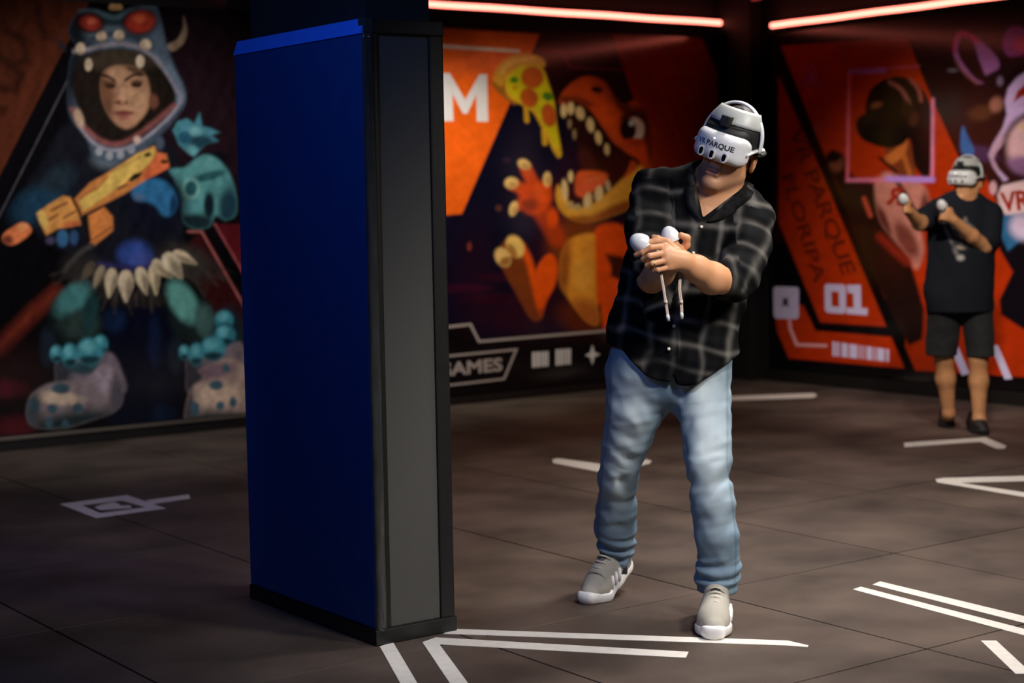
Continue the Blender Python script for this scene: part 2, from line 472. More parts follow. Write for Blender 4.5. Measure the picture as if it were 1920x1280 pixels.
def _grain(A, amt, seed):
    """brush mottling of the printed illustration"""
    p = np.stack([A.x, A.y, 0*A.x], 1); A.c *= np.clip(1+amt*(1.2*waves(p, 0.16, seed)+0.9*waves(p, 0.38, seed+1)+0.5*waves(p, 0.8, seed+2)), 0.25, 2)[:, None]
def wall_grid(axis, plane, a0, a1, z0, z1, step):
    na, nz = int(abs(a1-a0)/step)+1, int((z1-z0)/step)+1
    A = np.linspace(a0, a1, na); Z = np.linspace(z0, z1, nz); W = np.zeros((nz, na, 3))
    if axis == 'back': W[..., 0] = A[None, :]; W[..., 1] = plane
    else: W[..., 0] = plane; W[..., 1] = A[None, :]
    W[..., 2] = Z[:, None]
    i = np.arange(nz*na).reshape(nz, na)
    Q = np.stack([i[:-1, :-1], i[:-1, 1:], i[1:, 1:], i[1:, :-1]], -1).reshape(-1, 4)
    return W, Q
M_print = vcol_mat('printed_vinyl', 0.13, 0.5, 0.01)
M_board = mat('black_board_edge', (14, 13, 13), 0.6, noise=0.1)
def mat_print(name, c): return mat(name, c, 0.35, noise=0.04, scale=30)
M_white = mat_print('white_print', (236, 234, 236)); M_lilac = mat_print('lilac_print', (224, 216, 255))
M_grey = mat_print('grey_print', (176, 164, 160)); M_dkred = mat_print('dark_red_print', (120, 30, 11)); M_red = mat_print('red_print', (176, 44, 24))
# ---- left mural: child in a horned monster costume holding a toy blaster
YM = YB-0.012
WL, QL = wall_grid('back', YM, 2.95, 5.45, 0.09, 2.60, 0.0068)
A = Art(WL, 1.3, (11, 9, 13))
A.blob(395, 190, 95, 190, (40, 22, 30), 0, 1.2)
A.poly([(-200, -60), (190, -60), (165, 10), (108, 115), (0, 328), (-200, 720)], (88, 37, 16), 3)
for l in ([(15, 60), (45, 75), (48, 112), (30, 120)], [(2, 108), (40, 140), (30, 168), (0, 165)], [(70, 20), (85, 70)], [(0, 205), (5, 205)]):
    A.line(l, 15, (50, 20, 11), 12, op=0.8)
A.line([(126, 152), (62, 280), (-60, 520)], 2.2, (84, 82, 88), 2)
A.line([(-60, 700), (0, 650), (60, 588), (105, 548)], 20, (140, 45, 18), 26, op=0.75)
A.blob(5, 728, 40, 16, (105, 12, 34), 0, 1.2); A.blob(28, 800, 36, 20, (80, 12, 24), 0, 1.3); A.blob(20, 700, 60, 60, (40, 8, 16), 0, 1.3, op=0.6)
A.poly([(372, 433), (382, 433), (460, 570), (470, 700), (400, 600), (345, 470)], (58, 15, 16), 8)
A.poly([(408, 420), (520, 420), (520, 640)], (90, 14, 24), 4)
A.line([(352, 434), (378, 434), (460, 578)], 4, (176, 92, 86), 2); A.line([(403, 420), (470, 535)], 4, (170, 70, 72), 2)
A.blob(265, 690, 80, 150, (8, 13, 32), 0, 0.6); A.blob(215, 600, 20, 22, (14, 34, 66), 0, 1.0); A.blob(290, 640, 12, 45, (12, 28, 58), 0, 1.0); A.blob(305, 775, 22, 16, (8, 26, 50), 0, 1.0)
# torso and far arm
A.poly([(135, 230), (80, 300), (40, 372), (50, 420), (120, 470), (200, 500), (300, 492), (345, 440), (345, 330), (305, 262), (215, 290)], (23, 24, 33), 14, True)
A.blob(72, 382, 52, 30, (22, 58, 82), -30, 1.0); A.blob(110, 335, 34, 22, (30, 44, 54), -30, 1.1); A.blob(205, 292, 32, 22, (84, 98, 108), -20, 0.9)
# hood
hood = A.poly([(128, 200), (127, 160), (132, 115), (142, 85), (128, 58), (150, 22), (182, 20), (215, 28), (245, 16), (288, 10), (302, 42), (311, 82), (330, 130), (347, 170), (342, 204), (310, 244), (270, 284), (215, 304), (176, 292), (160, 255), (138, 230)], (66, 82, 98), 7, True)
A.blob(120, 100, 52, 120, (18, 18, 24), 10, 0.9, hood, 0.9); A.blob(322, 150, 14, 70, (104, 124, 142), -28, 0.9, hood); A.blob(300, 60, 18, 50, (84, 102, 118), -8, 0.9, hood)
A.blob(205, 60, 42, 24, (88, 104, 118), 0, 0.8, hood); A.blob(215, 36, 52, 12, (34, 58, 62), 0, 0.8, hood)
A.line([(150, 22), (180, 22), (200, 30), (222, 32), (245, 20), (292, 12)], 8, (78, 106, 114), 6, True)
op = A.poly([(146, 118), (170, 100), (215, 92), (262, 98), (296, 116), (318, 150), (330, 182), (320, 208), (290, 240), (255, 264), (222, 272), (190, 262), (164, 240), (148, 206), (137, 170), (138, 138)], (33, 25, 20), 5, True)
A.line([(136, 205), (158, 240), (198, 268), (236, 266), (284, 234), (326, 198)], 10, (132, 72, 68), 6, True)
A.line([(142, 212), (152, 240), (176, 268), (210, 282), (250, 272), (296, 240), (338, 192), (326, 160), (302, 122)], 5, (156, 146, 160), 5, True)
A.line([(140, 96), (160, 94), (190, 86), (222, 82), (258, 88), (284, 104), (304, 124)], 8, (142, 136, 146), 6, True)
A.line([(158, 82), (185, 68), (222, 64), (262, 74)], 6, (56, 62, 78), 6, True)
A.blob(148, 222, 8, 18, (196, 160, 130), -15, 0.8)
# face
A.blob(228, 112, 62, 24, (66, 54, 40), 0, 0.7, op)
face = A.poly([(193, 138), (212, 124), (248, 124), (272, 140), (281, 170), (279, 200), (264, 224), (246, 239), (230, 240), (212, 226), (197, 202), (189, 168)], (172, 122, 86), 6, True)
A.blob(196, 180, 16, 50, (112, 70, 46), -6, 0.9, face); A.blob(255, 195, 22, 30, (192, 142, 100), 0, 1.0, face, 0.8); A.blob(225, 142, 26, 14, (186, 138, 100), 0, 1.0, face, 0.8)
A.blob(258, 130, 26, 10, (84, 58, 40), 20, 0.8, face)
A.line([(192, 141), (203, 144), (215, 151)], 5.5, (48, 28, 20), 3, True); A.line([(236, 150), (250, 141), (266, 140)], 5.5, (48, 28, 20), 3, True)
A.blob(207, 160, 10, 6, (44, 28, 22), 10, 0.5); A.blob(256, 158, 11, 6, (44, 28, 22), -5, 0.5); A.blob(207, 155, 13, 5, (96, 60, 42), 5, 0.8, op=0.6); A.blob(256, 153, 14, 5, (96, 60, 42), -5, 0.8, op=0.6)
A.blob(228, 192, 13, 5, (108, 62, 44), 0, 0.7); A.blob(231, 178, 6, 16, (200, 150, 112), 0, 1.0, face, 0.7); A.blob(232, 212, 20, 5, (118, 58, 48), 0, 0.6); A.blob(232, 220, 14, 4, (160, 92, 74), 0, 0.8)
A.blob(288, 190, 9, 14, (112, 64, 46), 0, 0.7)
for x, y, rx, ry in ((190, 68, 10, 10), (223, 66, 10, 10), (273, 84, 11, 11), (151, 91, 9, 11)): A.blob(x, y, rx, ry, (214, 186, 150), 0, 0.35); A.blob(x, y+ry*0.8, rx, 4, (96, 80, 70), 0, 0.8, op=0.5)
A.blob(166, 121, 7, 12, (200, 176, 142), 0, 0.4); A.blob(263, 115, 8, 12, (216, 190, 158), 0, 0.4)
A.blob(168, 42, 28, 20, (40, 14, 14), 15, 0.6); A.blob(170, 43, 20, 14, (158, 42, 26), 12, 0.5); A.blob(172, 40, 9, 6, (214, 92, 56), 0, 0.9)
A.blob(262, 41, 33, 25, (40, 12, 12), -10, 0.6); A.blob(263, 41, 27, 20, (182, 44, 16), -8, 0.5); A.blob(262, 35, 12, 8, (232, 92, 26), 0, 0.9)
A.poly([(205, 17), (210, 0), (216, -18), (224, 0), (229, 17)], (214, 160, 88), 4, True)
A.poly([(313, 84), (332, 74), (343, 52), (344, 30), (351, 56), (346, 78), (332, 92), (320, 96)], (150, 122, 96), 4, True); A.poly([(104, 66), (112, 92), (124, 98), (122, 84)], (48, 42, 48), 5)
for x, y in ((186, 284), (205, 292), (226, 290), (246, 280)): A.blob(x, y, 7, 8, (146, 150, 158), 0, 0.7)
A.blob(257, 262, 7, 7, (198, 166, 150), 0, 0.7); A.blob(300, 268, 8, 12, (70, 84, 100), 0, 0.8)
# near arm
pad = A.poly([(324, 244), (332, 228), (350, 222), (364, 232), (374, 211), (379, 236), (394, 240), (412, 248), (396, 254), (410, 264), (386, 270), (374, 282), (364, 294), (352, 286), (336, 272)], (62, 140, 156), 4)
A.blob(380, 268, 30, 14, (26, 66, 80), 20, 0.9, pad); A.blob(366, 246, 12, 9, (108, 178, 184), 0, 1.0, pad); A.blob(358, 284, 14, 10, (98, 168, 170), 0, 1.0, pad, 0.7)
A.blob(346, 258, 13, 12, (30, 92, 116), 0, 0.6); A.blob(392, 300, 34, 14, (14, 16, 24), -10, 0.7)
arm = A.poly([(318, 318), (346, 314), (366, 298), (386, 290), (408, 298), (430, 325), (442, 365), (442, 400), (424, 412), (404, 404), (392, 424), (366, 428), (344, 414), (338, 372), (326, 336)], (76, 152, 152), 6, True)
A.blob(392, 330, 30, 8, (34, 92, 96), -15, 0.8, arm); A.blob(430, 390, 20, 40, (26, 62, 76), 0, 0.9, arm); A.blob(392, 385, 10, 26, (20, 34, 44), 0, 0.7, arm); A.blob(365, 420, 40, 20, (24, 44, 50), 0, 0.8, arm)
A.blob(358, 354, 17, 21, (112, 176, 166), 0, 0.4, arm); A.blob(358, 353, 11, 14, (30, 92, 98), 0, 0.4, arm); A.blob(392, 308, 14, 12, (96, 170, 170), 0, 0.8, arm, 0.7)
A.blob(292, 380, 60, 60, (18, 20, 34), 0, 0.6)
glove = A.poly([(246, 352), (268, 338), (300, 336), (322, 352), (332, 380), (322, 402), (306, 404), (292, 386), (276, 378), (254, 374)], (26, 108, 158), 8, True); A.blob(256, 372, 16, 10, (90, 100, 130), 0, 0.9, glove, 0.6); A.blob(328, 390, 10, 26, (14, 50, 84), 0, 0.9, glove)
# toy blaster
A.poly([(140, 373), (168, 343), (201, 324), (258, 287), (289, 273), (296, 286), (312, 289), (317, 313), (282, 332), (234, 363), (194, 383), (152, 404)], (206, 122, 38), 4)
A.poly([(148, 376), (178, 352), (206, 324), (258, 288), (290, 276), (288, 302), (240, 338), (196, 370), (156, 396)], (222, 178, 62), 3)
A.line([(204, 326), (262, 294)], 3, (176, 132, 44), 2); A.line([(152, 370), (185, 350), (202, 330)], 5, (184, 104, 36), 3)
A.poly([(284, 300), (298, 286), (313, 290), (306, 300), (317, 306), (316, 315), (282, 333), (262, 338)], (222, 98, 34), 3); A.blob(308, 303, 7, 4, (60, 24, 16), 0, 0.5)
A.poly([(240, 338), (250, 326), (268, 322), (262, 332), (246, 341)], (38, 28, 24), 3); A.line([(222, 354), (238, 346)], 4, (60, 42, 24), 3); A.blob(277, 290, 7, 4, (52, 36, 20), -20, 0.5)
fr = A.poly([(68, 400), (90, 384), (118, 367), (132, 370), (146, 392), (151, 421), (108, 429), (87, 441), (76, 420)], (212, 138, 46), 4)
for l in ([(96, 394), (126, 380)], [(92, 412), (108, 402)], [(120, 408), (142, 396)]): A.line(l, 4, (122, 66, 24), 3)
A.blob(80, 410, 8, 18, (232, 184, 74), -20, 0.7, fr); A.blob(140, 422, 22, 8, (196, 92, 34), 0, 0.8, fr); A.line([(136, 372), (150, 400)], 5, (64, 36, 18), 3)
A.poly([(165, 404), (195, 388), (211, 406), (212, 432), (178, 460), (169, 455)], (216, 122, 32), 4); A.line([(172, 450), (212, 424)], 3, (150, 74, 22), 3); A.line([(160, 408), (168, 450)], 6, (34, 22, 20), 4)
mz = A.poly([(6, 440), (20, 428), (40, 417), (56, 424), (57, 438), (26, 459), (6, 453)], (222, 112, 48), 4, True); A.blob(44, 424, 12, 7, (242, 150, 74), -30, 0.9, mz); A.blob(14, 450, 10, 9, (120, 52, 30), 0, 0.9, mz)
A.blob(117, 447, 11, 16, (42, 96, 138), 0, 0.5); A.blob(139, 445, 8, 14, (38, 72, 112), 0, 0.6); A.blob(94, 451, 9, 7, (72, 60, 92), 0, 0.8)
# belt, tooth skirt, legs, boots
A.blob(170, 512, 52, 30, (44, 40, 38), 20, 0.9); A.blob(350, 490, 52, 30, (54, 48, 44), 20, 0.9); A.blob(270, 560, 70, 16, (34, 30, 30), 0, 1.0); A.line([(120, 508), (150, 474), (172, 460)], 8, (70, 66, 64), 8, True)
rng = np.random.RandomState(3)
for i in range(70):
    t = rng.rand(); x0 = 120+t*290; y0 = 500+34*math.sin(math.pi*t)-24*abs(t-0.35)+rng.rand()*22; an = (t-0.5)*2.0+rng.normal()*0.25; ln = 18+rng.rand()*26
    g = 0.6+0.6*rng.rand(); A.line([(x0, y0), (x0+math.sin(an)*ln, y0+math.cos(an)*ln)], 4, (62*g, 54*g, 48*g), 4, op=0.6)
A.blob(252, 478, 30, 26, (44, 72, 150), 0, 0.9); A.blob(268, 486, 18, 14, (64, 76, 150), -20, 1.0, op=0.7); A.line([(188, 494), (230, 500), (272, 502), (306, 484)], 9, (48, 40, 92), 8, True)
for x, y, rx, ry, an, c in ((163, 510, 9, 22, 35, (84, 72, 60)), (184, 520, 9, 22, 22, (150, 132, 104)), (207, 532, 12, 27, 8, (204, 182, 144)), (236, 538, 15, 29, 0, (222, 196, 158)), (268, 528, 12, 26, -16, (226, 204, 162)), (290, 526, 11, 28, -6, (206, 184, 140)), (306, 506, 12, 24, -48, (214, 190, 150)), (326, 500, 16, 28, -34, (226, 204, 164)), (348, 484, 10, 24, -62, (212, 188, 148))):
    t = math.radians(an); ca, sa = math.cos(t), math.sin(t)
    pts = [(x+u*ca-v*sa, y+u*sa+v*ca) for u, v in ((-rx*0.5, -ry), (rx*0.5, -ry), (rx, -ry*0.3), (rx*0.55, ry*0.45), (0, ry), (-rx*0.55, ry*0.45), (-rx, -ry*0.3))]
    tt = A.poly(pts, c, 4, True); A.blob(x+rx*0.6, y+ry*0.3, rx*0.6, ry, (96, 80, 58), an, 0.9, tt, 0.7)
A.blob(140, 600, 46, 56, (22, 32, 32), 0, 0.7); A.blob(136, 562, 40, 24, (58, 124, 122), -42, 0.7); A.blob(150, 608, 36, 26, (44, 62, 58), 0, 0.9)
A.blob(362, 600, 40, 56, (24, 38, 38), -30, 0.7); A.blob(343, 566, 24, 44, (84, 158, 146), -30, 0.6); A.blob(384, 602, 18, 32, (62, 98, 92), -10, 0.8)
A.blob(170, 590, 14, 40, (26, 60, 62), 10, 1.0); A.blob(90, 650, 16, 36, (24, 34, 48), 0, 0.8); A.blob(430, 640, 30, 60, (20, 44, 54), 0, 0.8); A.blob(330, 665, 14, 34, (26, 36, 48), 0, 0.8)
sh1 = A.poly([(104, 700), (112, 672), (160, 664), (205, 660), (226, 690), (230, 740), (120, 745)], (120, 106, 116), 7, True); A.blob(110, 700, 22, 40, (50, 50, 60), 0, 0.9, sh1); A.blob(160, 690, 40, 12, (40, 70, 78), 0, 0.9, sh1)
sh2 = A.poly([(350, 700), (354, 670), (400, 664), (448, 640), (470, 690), (460, 740), (360, 740)], (128, 110, 116), 7, True); A.blob(360, 700, 20, 40, (54, 52, 60), 0, 0.9, sh2)
for x, y, rx, ry in ((106, 663, 12, 16), (131, 666, 15, 22), (188, 646, 14, 18), (168, 659, 25, 25), (345, 660, 10, 14), (368, 664, 14, 21), (420, 600, 17, 18), (422, 628, 19, 20), (400, 653, 23, 23)):
    q = A.blob(x, y, rx, ry, (46, 146, 162), 0, 0.5); A.blob(x-rx*0.2, y-ry*0.35, rx*0.55, ry*0.45, (92, 186, 192), 0, 1.0, q, 0.8); A.blob(x+2, y+ry*0.7, rx, ry*0.4, (16, 58, 66), 0, 0.8, q)
b1 = A.poly([(50, 770), (58, 742), (84, 722), (120, 714), (158, 712), (178, 694), (194, 680), (214, 690), (226, 722), (229, 752), (212, 772), (168, 788), (120, 802), (74, 802), (54, 792)], (136, 118, 122), 7, True)
A.blob(108, 746, 44, 12, (208, 178, 150), 4, 1.0, b1); A.blob(195, 710, 18, 26, (166, 146, 158), 0, 1.0, b1); A.blob(140, 806, 120, 36, (30, 48, 50), -8, 0.9, b1); A.blob(225, 740, 18, 50, (84, 78, 88), 0, 0.9, b1); A.blob(60, 770, 16, 40, (70, 74, 80), 10, 0.9, b1)
for x, y, rx, ry in ((114, 728, 17, 10), (63, 760, 9, 12), (98, 766, 9, 9), (146, 765, 10, 9), (92, 792, 7, 10), (122, 796, 7, 10)): A.blob(x, y, rx, ry, (52, 84, 96), 0, 0.6, b1)
b2 = A.poly([(350, 792), (350, 756), (362, 724), (384, 708), (372, 694), (400, 684), (426, 672), (462, 690), (470, 788), (440, 798), (390, 800)], (172, 142, 128), 7, True)
A.blob(408, 742, 44, 22, (224, 190, 158), 0, 1.0, b2); A.blob(400, 695, 40, 14, (128, 100, 110), -10, 0.9, b2); A.blob(405, 800, 80, 30, (40, 60, 58), 0, 0.9, b2); A.blob(352, 760, 12, 50, (84, 76, 76), 0, 0.9, b2)
for x, y, rx, ry in ((405, 722, 13, 9), (365, 766, 9, 14), (413, 760, 8, 8), (437, 754, 7, 10), (405, 790, 6, 14), (424, 690, 7, 8)): A.blob(x, y, rx, ry, (60, 96, 112), 0, 0.6, b2)
_grain(A, 0.22, 101)
lum = (A.c@np.array([0.25, 0.6, 0.15]))[:, None]; A.c = lum+(A.c-lum)*0.86
mural_l = fast_mesh('mural', WL.reshape(-1, 3), QL, M_print); set_print(mural_l, A.c)
tag(mural_l, 'wall mural of a child in a horned blue monster costume holding a toy blaster', 'mural')
box('backing_board', (2.95, YM+0.0005, 0.09), (5.45, YB-0.001, 2.60), M_board, mural_l)

# ---- middle mural: orange dinosaur snapping at a slice of pizza
WC, QC = wall_grid('back', YM, 5.47, 9.03, 0.07, 2.60, 0.0085)
A = Art(WC, 1.25, (13, 10, 14))
A.poly([(560, 40), (1350, 60), (1360, 420), (1130, 640), (560, 690)], (34, 8, 9), 4)
A.poly([(800, 400), (900, 320), (960, 186), (1085, 200), (1240, 330), (1250, 640), (800, 660)], (10, 11, 30), 8)
A.blob(860, 540, 60, 8, (44, 12, 34), 0, 1.0); A.blob(950, 520, 50, 8, (38, 12, 30), 0, 1.0); A.blob(940, 560, 70, 10, (34, 10, 28), 0, 1.0); A.blob(880, 462, 4, 8, (120, 50, 40), 0, 0.8); A.blob(935, 390, 6, 6, (84, 46, 40), 0, 0.8); A.blob(950, 300, 8, 5, (40, 24, 44), 0, 0.8)
A.poly([(500, 32), (1012, 64), (866, 401), (500, 430)], (236, 98, 22), 2)
A.line([(700, 77), (824, 86), (972, 96)], 6.5, (236, 214, 196), 2)
A.poly([(1147, 64), (1316, 70), (1345, 135), (1356, 460), (1250, 460), (1190, 190)], (150, 44, 18), 3)
A.line([(1302, 136), (1226, 135), (1294, 316)], 4, (180, 64, 28), 3, op=0.6); A.line([(1288, 165), (1256, 165), (1312, 294)], 4, (180, 64, 28), 3, op=0.6)
A.line([(1004, 93), (1054, 97), (1068, 126), (1172, 131)], 3, (116, 30, 54), 3)
# dinosaur body
A.blob(1090, 470, 60, 70, (112, 52, 20), 0, 0.8); A.blob(1100, 600, 55, 30, (84, 34, 18), 20, 0.9); A.blob(1180, 480, 40, 60, (60, 22, 14), 0, 0.8)
A.poly([(1112, 440), (1150, 418), (1182, 436), (1205, 470), (1200, 486), (1150, 478), (1136, 476), (1146, 505), (1138, 535), (1124, 570), (1110, 560)], (222, 76, 14), 7, True)
bl = A.poly([(1050, 500), (1055, 470), (1072, 446), (1112, 438), (1116, 470), (1118, 560), (1122, 606), (1100, 602), (1072, 568), (1052, 535)], (228, 150, 46), 7, True)
A.blob(1054, 500, 16, 70, (150, 84, 30), 5, 1.0, bl); A.blob(1105, 590, 44, 26, (176, 96, 36), 30, 1.0, bl); A.blob(1092, 515, 20, 30, (244, 172, 66), 0, 1.0, bl, 0.8)
A.poly([(1128, 540), (1144, 520), (1160, 526), (1170, 550), (1164, 592), (1158, 640), (1138, 632), (1128, 596)], (232, 80, 12), 6, True)
# raised foot
ft = A.poly([(930, 480), (940, 498), (950, 520), (962, 540), (976, 566), (992, 594), (1006, 602), (1018, 592), (1010, 560), (1002, 520), (992, 484), (978, 458), (955, 446), (938, 462)], (116, 54, 22), 5, True)
A.line([(978, 462), (992, 490), (1002, 530), (1012, 572)], 13, (226, 84, 16), 8, True)
cf = A.poly([(1004, 512), (1018, 484), (1034, 476), (1045, 494), (1042, 530), (1026, 562), (1014, 592), (1006, 560)], (232, 84, 14), 5, True); A.blob(1020, 590, 12, 14, (150, 56, 16), 0, 0.9, cf)
t1 = A.blob(943, 482, 14, 19, (222, 182, 108), -30, 0.35); A.blob(947, 490, 12, 8, (150, 100, 46), -30, 0.8, t1); t2 = A.blob(966, 462, 16, 22, (228, 186, 100), -28, 0.35); A.blob(960, 472, 8, 16, (160, 110, 48), -28, 0.8, t2)
# hand
A.line([(1012, 392), (1030, 420), (1045, 448)], 32, (164, 56, 18), 12)
A.blob(1036, 408, 10, 18, (232, 82, 18), 0, 0.9)
for a_, b_, wd in (((986, 316), (1004, 352), 22), ((962, 346), (996, 362), 22), ((972, 386), (994, 374), 17), ((1026, 348), (1020, 372), 15)): A.line([a_, b_], wd, (196, 72, 20), 6)
pm = A.blob(1004, 370, 30, 32, (206, 70, 16), 30, 0.5); A.blob(1012, 362, 10, 16, (240, 92, 20), -30, 1.0, pm); A.blob(990, 385, 18, 12, (140, 48, 16), 0, 1.0, pm)
for x, y, rx, ry, an in ((983, 308, 13, 9, 30), (959, 343, 13, 11, 0), (963, 391, 8, 14, 15), (1026, 336, 8, 14, 0)): q = A.blob(x, y, rx, ry, (226, 188, 116), an, 0.4); A.blob(x+3, y+4, rx*0.7, ry*0.6, (168, 120, 62), an, 0.9, q, 0.7)
# head
A.poly([(1054, 200), (1078, 190), (1106, 200), (1132, 246), (1162, 282), (1198, 290), (1200, 312), (1180, 334), (1150, 352), (1112, 378), (1080, 378), (1064, 362), (1070, 338), (1084, 316), (1088, 290), (1076, 256), (1058, 222)], (40, 14, 12), 6, True)
A.blob(1100, 300, 14, 26, (66, 28, 22), -20, 1.0)
hd = A.poly([(1050, 196), (1054, 174), (1078, 151), (1104, 143), (1132, 152), (1150, 178), (1168, 197), (1190, 188), (1208, 202), (1219, 236), (1226, 280), (1222, 316), (1206, 330), (1198, 300), (1176, 286), (1150, 266), (1128, 236), (1106, 206), (1080, 190)], (190, 70, 26), 5, True)
A.blob(1140, 215, 16, 60, (222, 80, 22), -42, 1.0, hd, 0.8); A.blob(1200, 290, 26, 20, (214, 72, 18), 0, 1.0, hd, 0.9); A.blob(1168, 196, 10, 30, (90, 34, 18), -40, 0.9, hd); A.blob(1078, 190, 36, 8, (120, 46, 20), 10, 0.9, hd); A.blob(1216, 250, 10, 60, (110, 40, 18), -8, 0.9, hd)
A.blob(1119, 168, 11, 6, (44, 18, 14), 10, 0.6); A.blob(1192, 234, 30, 34, (92, 34, 18), 0, 0.6, hd)
A.blob(1190, 243, 18, 23, (226, 208, 186), 0, 0.25); A.blob(1178, 243, 15, 21, (12, 12, 18), 0, 0.3); A.blob(1184, 231, 5, 5, (214, 214, 222), 0, 0.6); A.blob(1190, 264, 20, 5, (190, 62, 20), 0, 0.5); A.line([(1166, 222), (1186, 212), (1206, 222)], 6, (64, 24, 14), 5, True)
tg = A.poly([(1078, 354), (1080, 330), (1092, 320), (1128, 322), (1140, 330), (1132, 346), (1112, 360), (1096, 370), (1082, 366)], (218, 90, 38), 5, True); A.line([(1096, 340), (1128, 332)], 6, (236, 118, 62), 6, clip=tg)
jw = A.poly([(1046, 346), (1042, 368), (1050, 394), (1074, 412), (1102, 416), (1142, 406), (1182, 388), (1206, 352), (1208, 316), (1192, 312), (1166, 336), (1140, 360), (1112, 380), (1086, 388), (1068, 380), (1058, 362)], (214, 152, 48), 5, True)
A.blob(1150, 400, 70, 14, (142, 74, 28), -24, 0.9, jw); A.blob(1090, 414, 50, 9, (160, 92, 32), 0, 0.9, jw); A.line([(1052, 360), (1066, 388), (1096, 396), (1140, 378)], 9, (238, 182, 72), 8, True, jw, 0.8); A.poly([(1170, 336), (1184, 300), (1194, 306), (1192, 318)], (190, 74, 28), 4)
for x, y, rx, ry, an, c in ((1057, 207, 6, 13, 0, 1), (1070, 203, 7, 12, 0, 1), (1088, 212, 8, 13, -15, 1), (1107, 234, 7, 14, -10, 1), (1122, 258, 6, 13, -10, 1), (1138, 280, 5, 11, -5, .9), (1068, 232, 4, 9, 0, .6), (1077, 252, 4, 10, 0, .6), (1059, 356, 6, 20, -5, 1), (1070, 331, 5, 11, 0, 1), (1102, 376, 8, 15, 8, 1), (1123, 363, 8, 15, 8, 1), (1140, 348, 5, 11, -10, .8), (1070, 384, 6, 7, 0, .8), (1083, 388, 6, 6, 0, .8)):
    A.blob(x, y, rx, ry, (232*c, 202*c, 140*c), an, 0.45)
# pizza
A.poly([(924, 152), (928, 168), (946, 184), (964, 196), (972, 186), (950, 150)], (150, 92, 30), 4, True)
cr = A.poly([(925, 150), (929, 132), (946, 112), (970, 102), (1000, 102), (1021, 113), (1020, 126), (1000, 121), (976, 124), (956, 136), (946, 152), (940, 162)], (206, 146, 48), 3, True); A.line([(940, 136), (960, 116), (1000, 110)], 6, (226, 176, 84), 6, True, cr, 0.8)
A.line([(986, 196), (988, 226)], 9, (206, 156, 36), 3); A.line([(1020, 246), (1022, 268)], 10, (206, 156, 36), 3)
A.poly([(948, 146), (974, 124), (1000, 121), (1018, 128), (1030, 160), (1040, 195), (1044, 232), (1051, 272), (1053, 290), (1047, 296), (1038, 284), (1028, 262), (1014, 236), (1000, 212), (984, 200), (966, 190), (950, 176)], (214, 168, 36), 3, True)
A.poly([(953, 146), (974, 126), (1000, 123), (1016, 130), (1029, 162), (1039, 196), (1042, 232), (1048, 270), (1042, 276), (1030, 254), (1016, 226), (1002, 204), (986, 194), (966, 182), (954, 168)], (206, 192, 24), 3, True)
for x, y, rx, ry, an in ((998, 145, 20, 20, 0), (992, 183, 15, 18, -30), (1029, 216, 13, 21, -10)): A.blob(x, y, rx+1.5, ry+1.5, (150, 90, 16), an, 0.3, op=0.7); A.blob(x, y, rx, ry, (188, 84, 28), an, 0.25)
A.blob(964, 150, 8, 6, (70, 128, 24), 0, 0.6); A.blob(1027, 181, 10, 8, (64, 120, 24), 20, 0.6); A.blob(966, 164, 5, 4, (200, 140, 20), 0, 0.6)
# black footer
A.poly([(560, 640), (835, 612), (882, 608), (898, 640), (1140, 620), (1400, 598), (1400, 760), (560, 830)], (12, 9, 11), 2)
_grain(A, 0.12, 111)
mural_c = fast_mesh('mural', WC.reshape(-1, 3), QC, M_print); set_print(mural_c, A.c)
tag(mural_c, 'wall mural of an orange dinosaur snapping at a pizza slice beside a big letter M', 'mural')
box('backing_board', (5.47, YM+0.0005, 0.07), (9.03, YB-0.001, 2.60), M_board, mural_c)
NB = np.array([0, -1.0, 0])
def bk(pts): return [on_back(x, y, YM) for x, y in pts]
def stroke(pts, wd):
    """outline of an open bent line of given width in layout units"""
    p = np.asarray(pts, float); L, R = [], []
    for i in range(len(p)):
        t = p[min(i+1, len(p)-1)]-p[max(i-1, 0)]
        a = p[i]-p[i-1] if i > 0 else p[1]-p[0]; c = p[i+1]-p[i] if i < len(p)-1 else p[i]-p[i-1]
        a = a/np.linalg.norm(a); c = c/np.linalg.norm(c); n = np.array([-(a+c)[1], (a+c)[0]]); n /= np.linalg.norm(n)
        k = wd/2/max(0.35, abs(n@np.array([-c[1], c[0]])))
        L.append(p[i]+n*k); R.append(p[i]-n*k)
    return L+R[::-1]
def lay_back(name, pts, m): return prism(name, bk(pts), NB, 0.0015, m, mural_c)
lay_back('letter', [(827, 137), (843, 137), (872, 187), (899, 139), (913, 139), (915, 228), (894, 228), (893, 177), (876, 213), (868, 213), (848, 175), (850, 227), (829, 227)], M_white)
lay_back('frame_line', stroke([(790, 618), (882, 608), (898, 640), (1136, 620)], 5), M_grey)
lay_back('name_frame', stroke([(780, 673), (968, 655), (945, 710), (780, 729)], 4), M_grey)
p0, p1 = bk([(818, 706), (942, 694)]); pu = on_back(818, 681, YM)
text_on('lettering', 'GAMES', p0, p1, ZU, float(np.linalg.norm(pu-p0)), NB, M_grey, mural_c, 0.03)
for x0, y0, x1, y1 in ((998, 660, 1028, 689), (1042, 655, 1070, 685)):
    wd = x1-x0
    for f0, f1 in ((0, .18), (.25, .43), (.5, .62), (.68, .82), (.88, 1)):
        lay_back('barcode_bar', [(x0+f0*wd, y0-f0*2), (x0+f1*wd, y0-f1*2), (x0+f1*wd, y1-f1*3), (x0+f0*wd, y1-f0*3)], M_white)
lay_back('star', [(1110.6, 646), (1114.5, 660), (1125, 664), (1114.5, 669), (1110.6, 684), (1106.5, 670), (1097, 666), (1106.5, 661)], M_white)

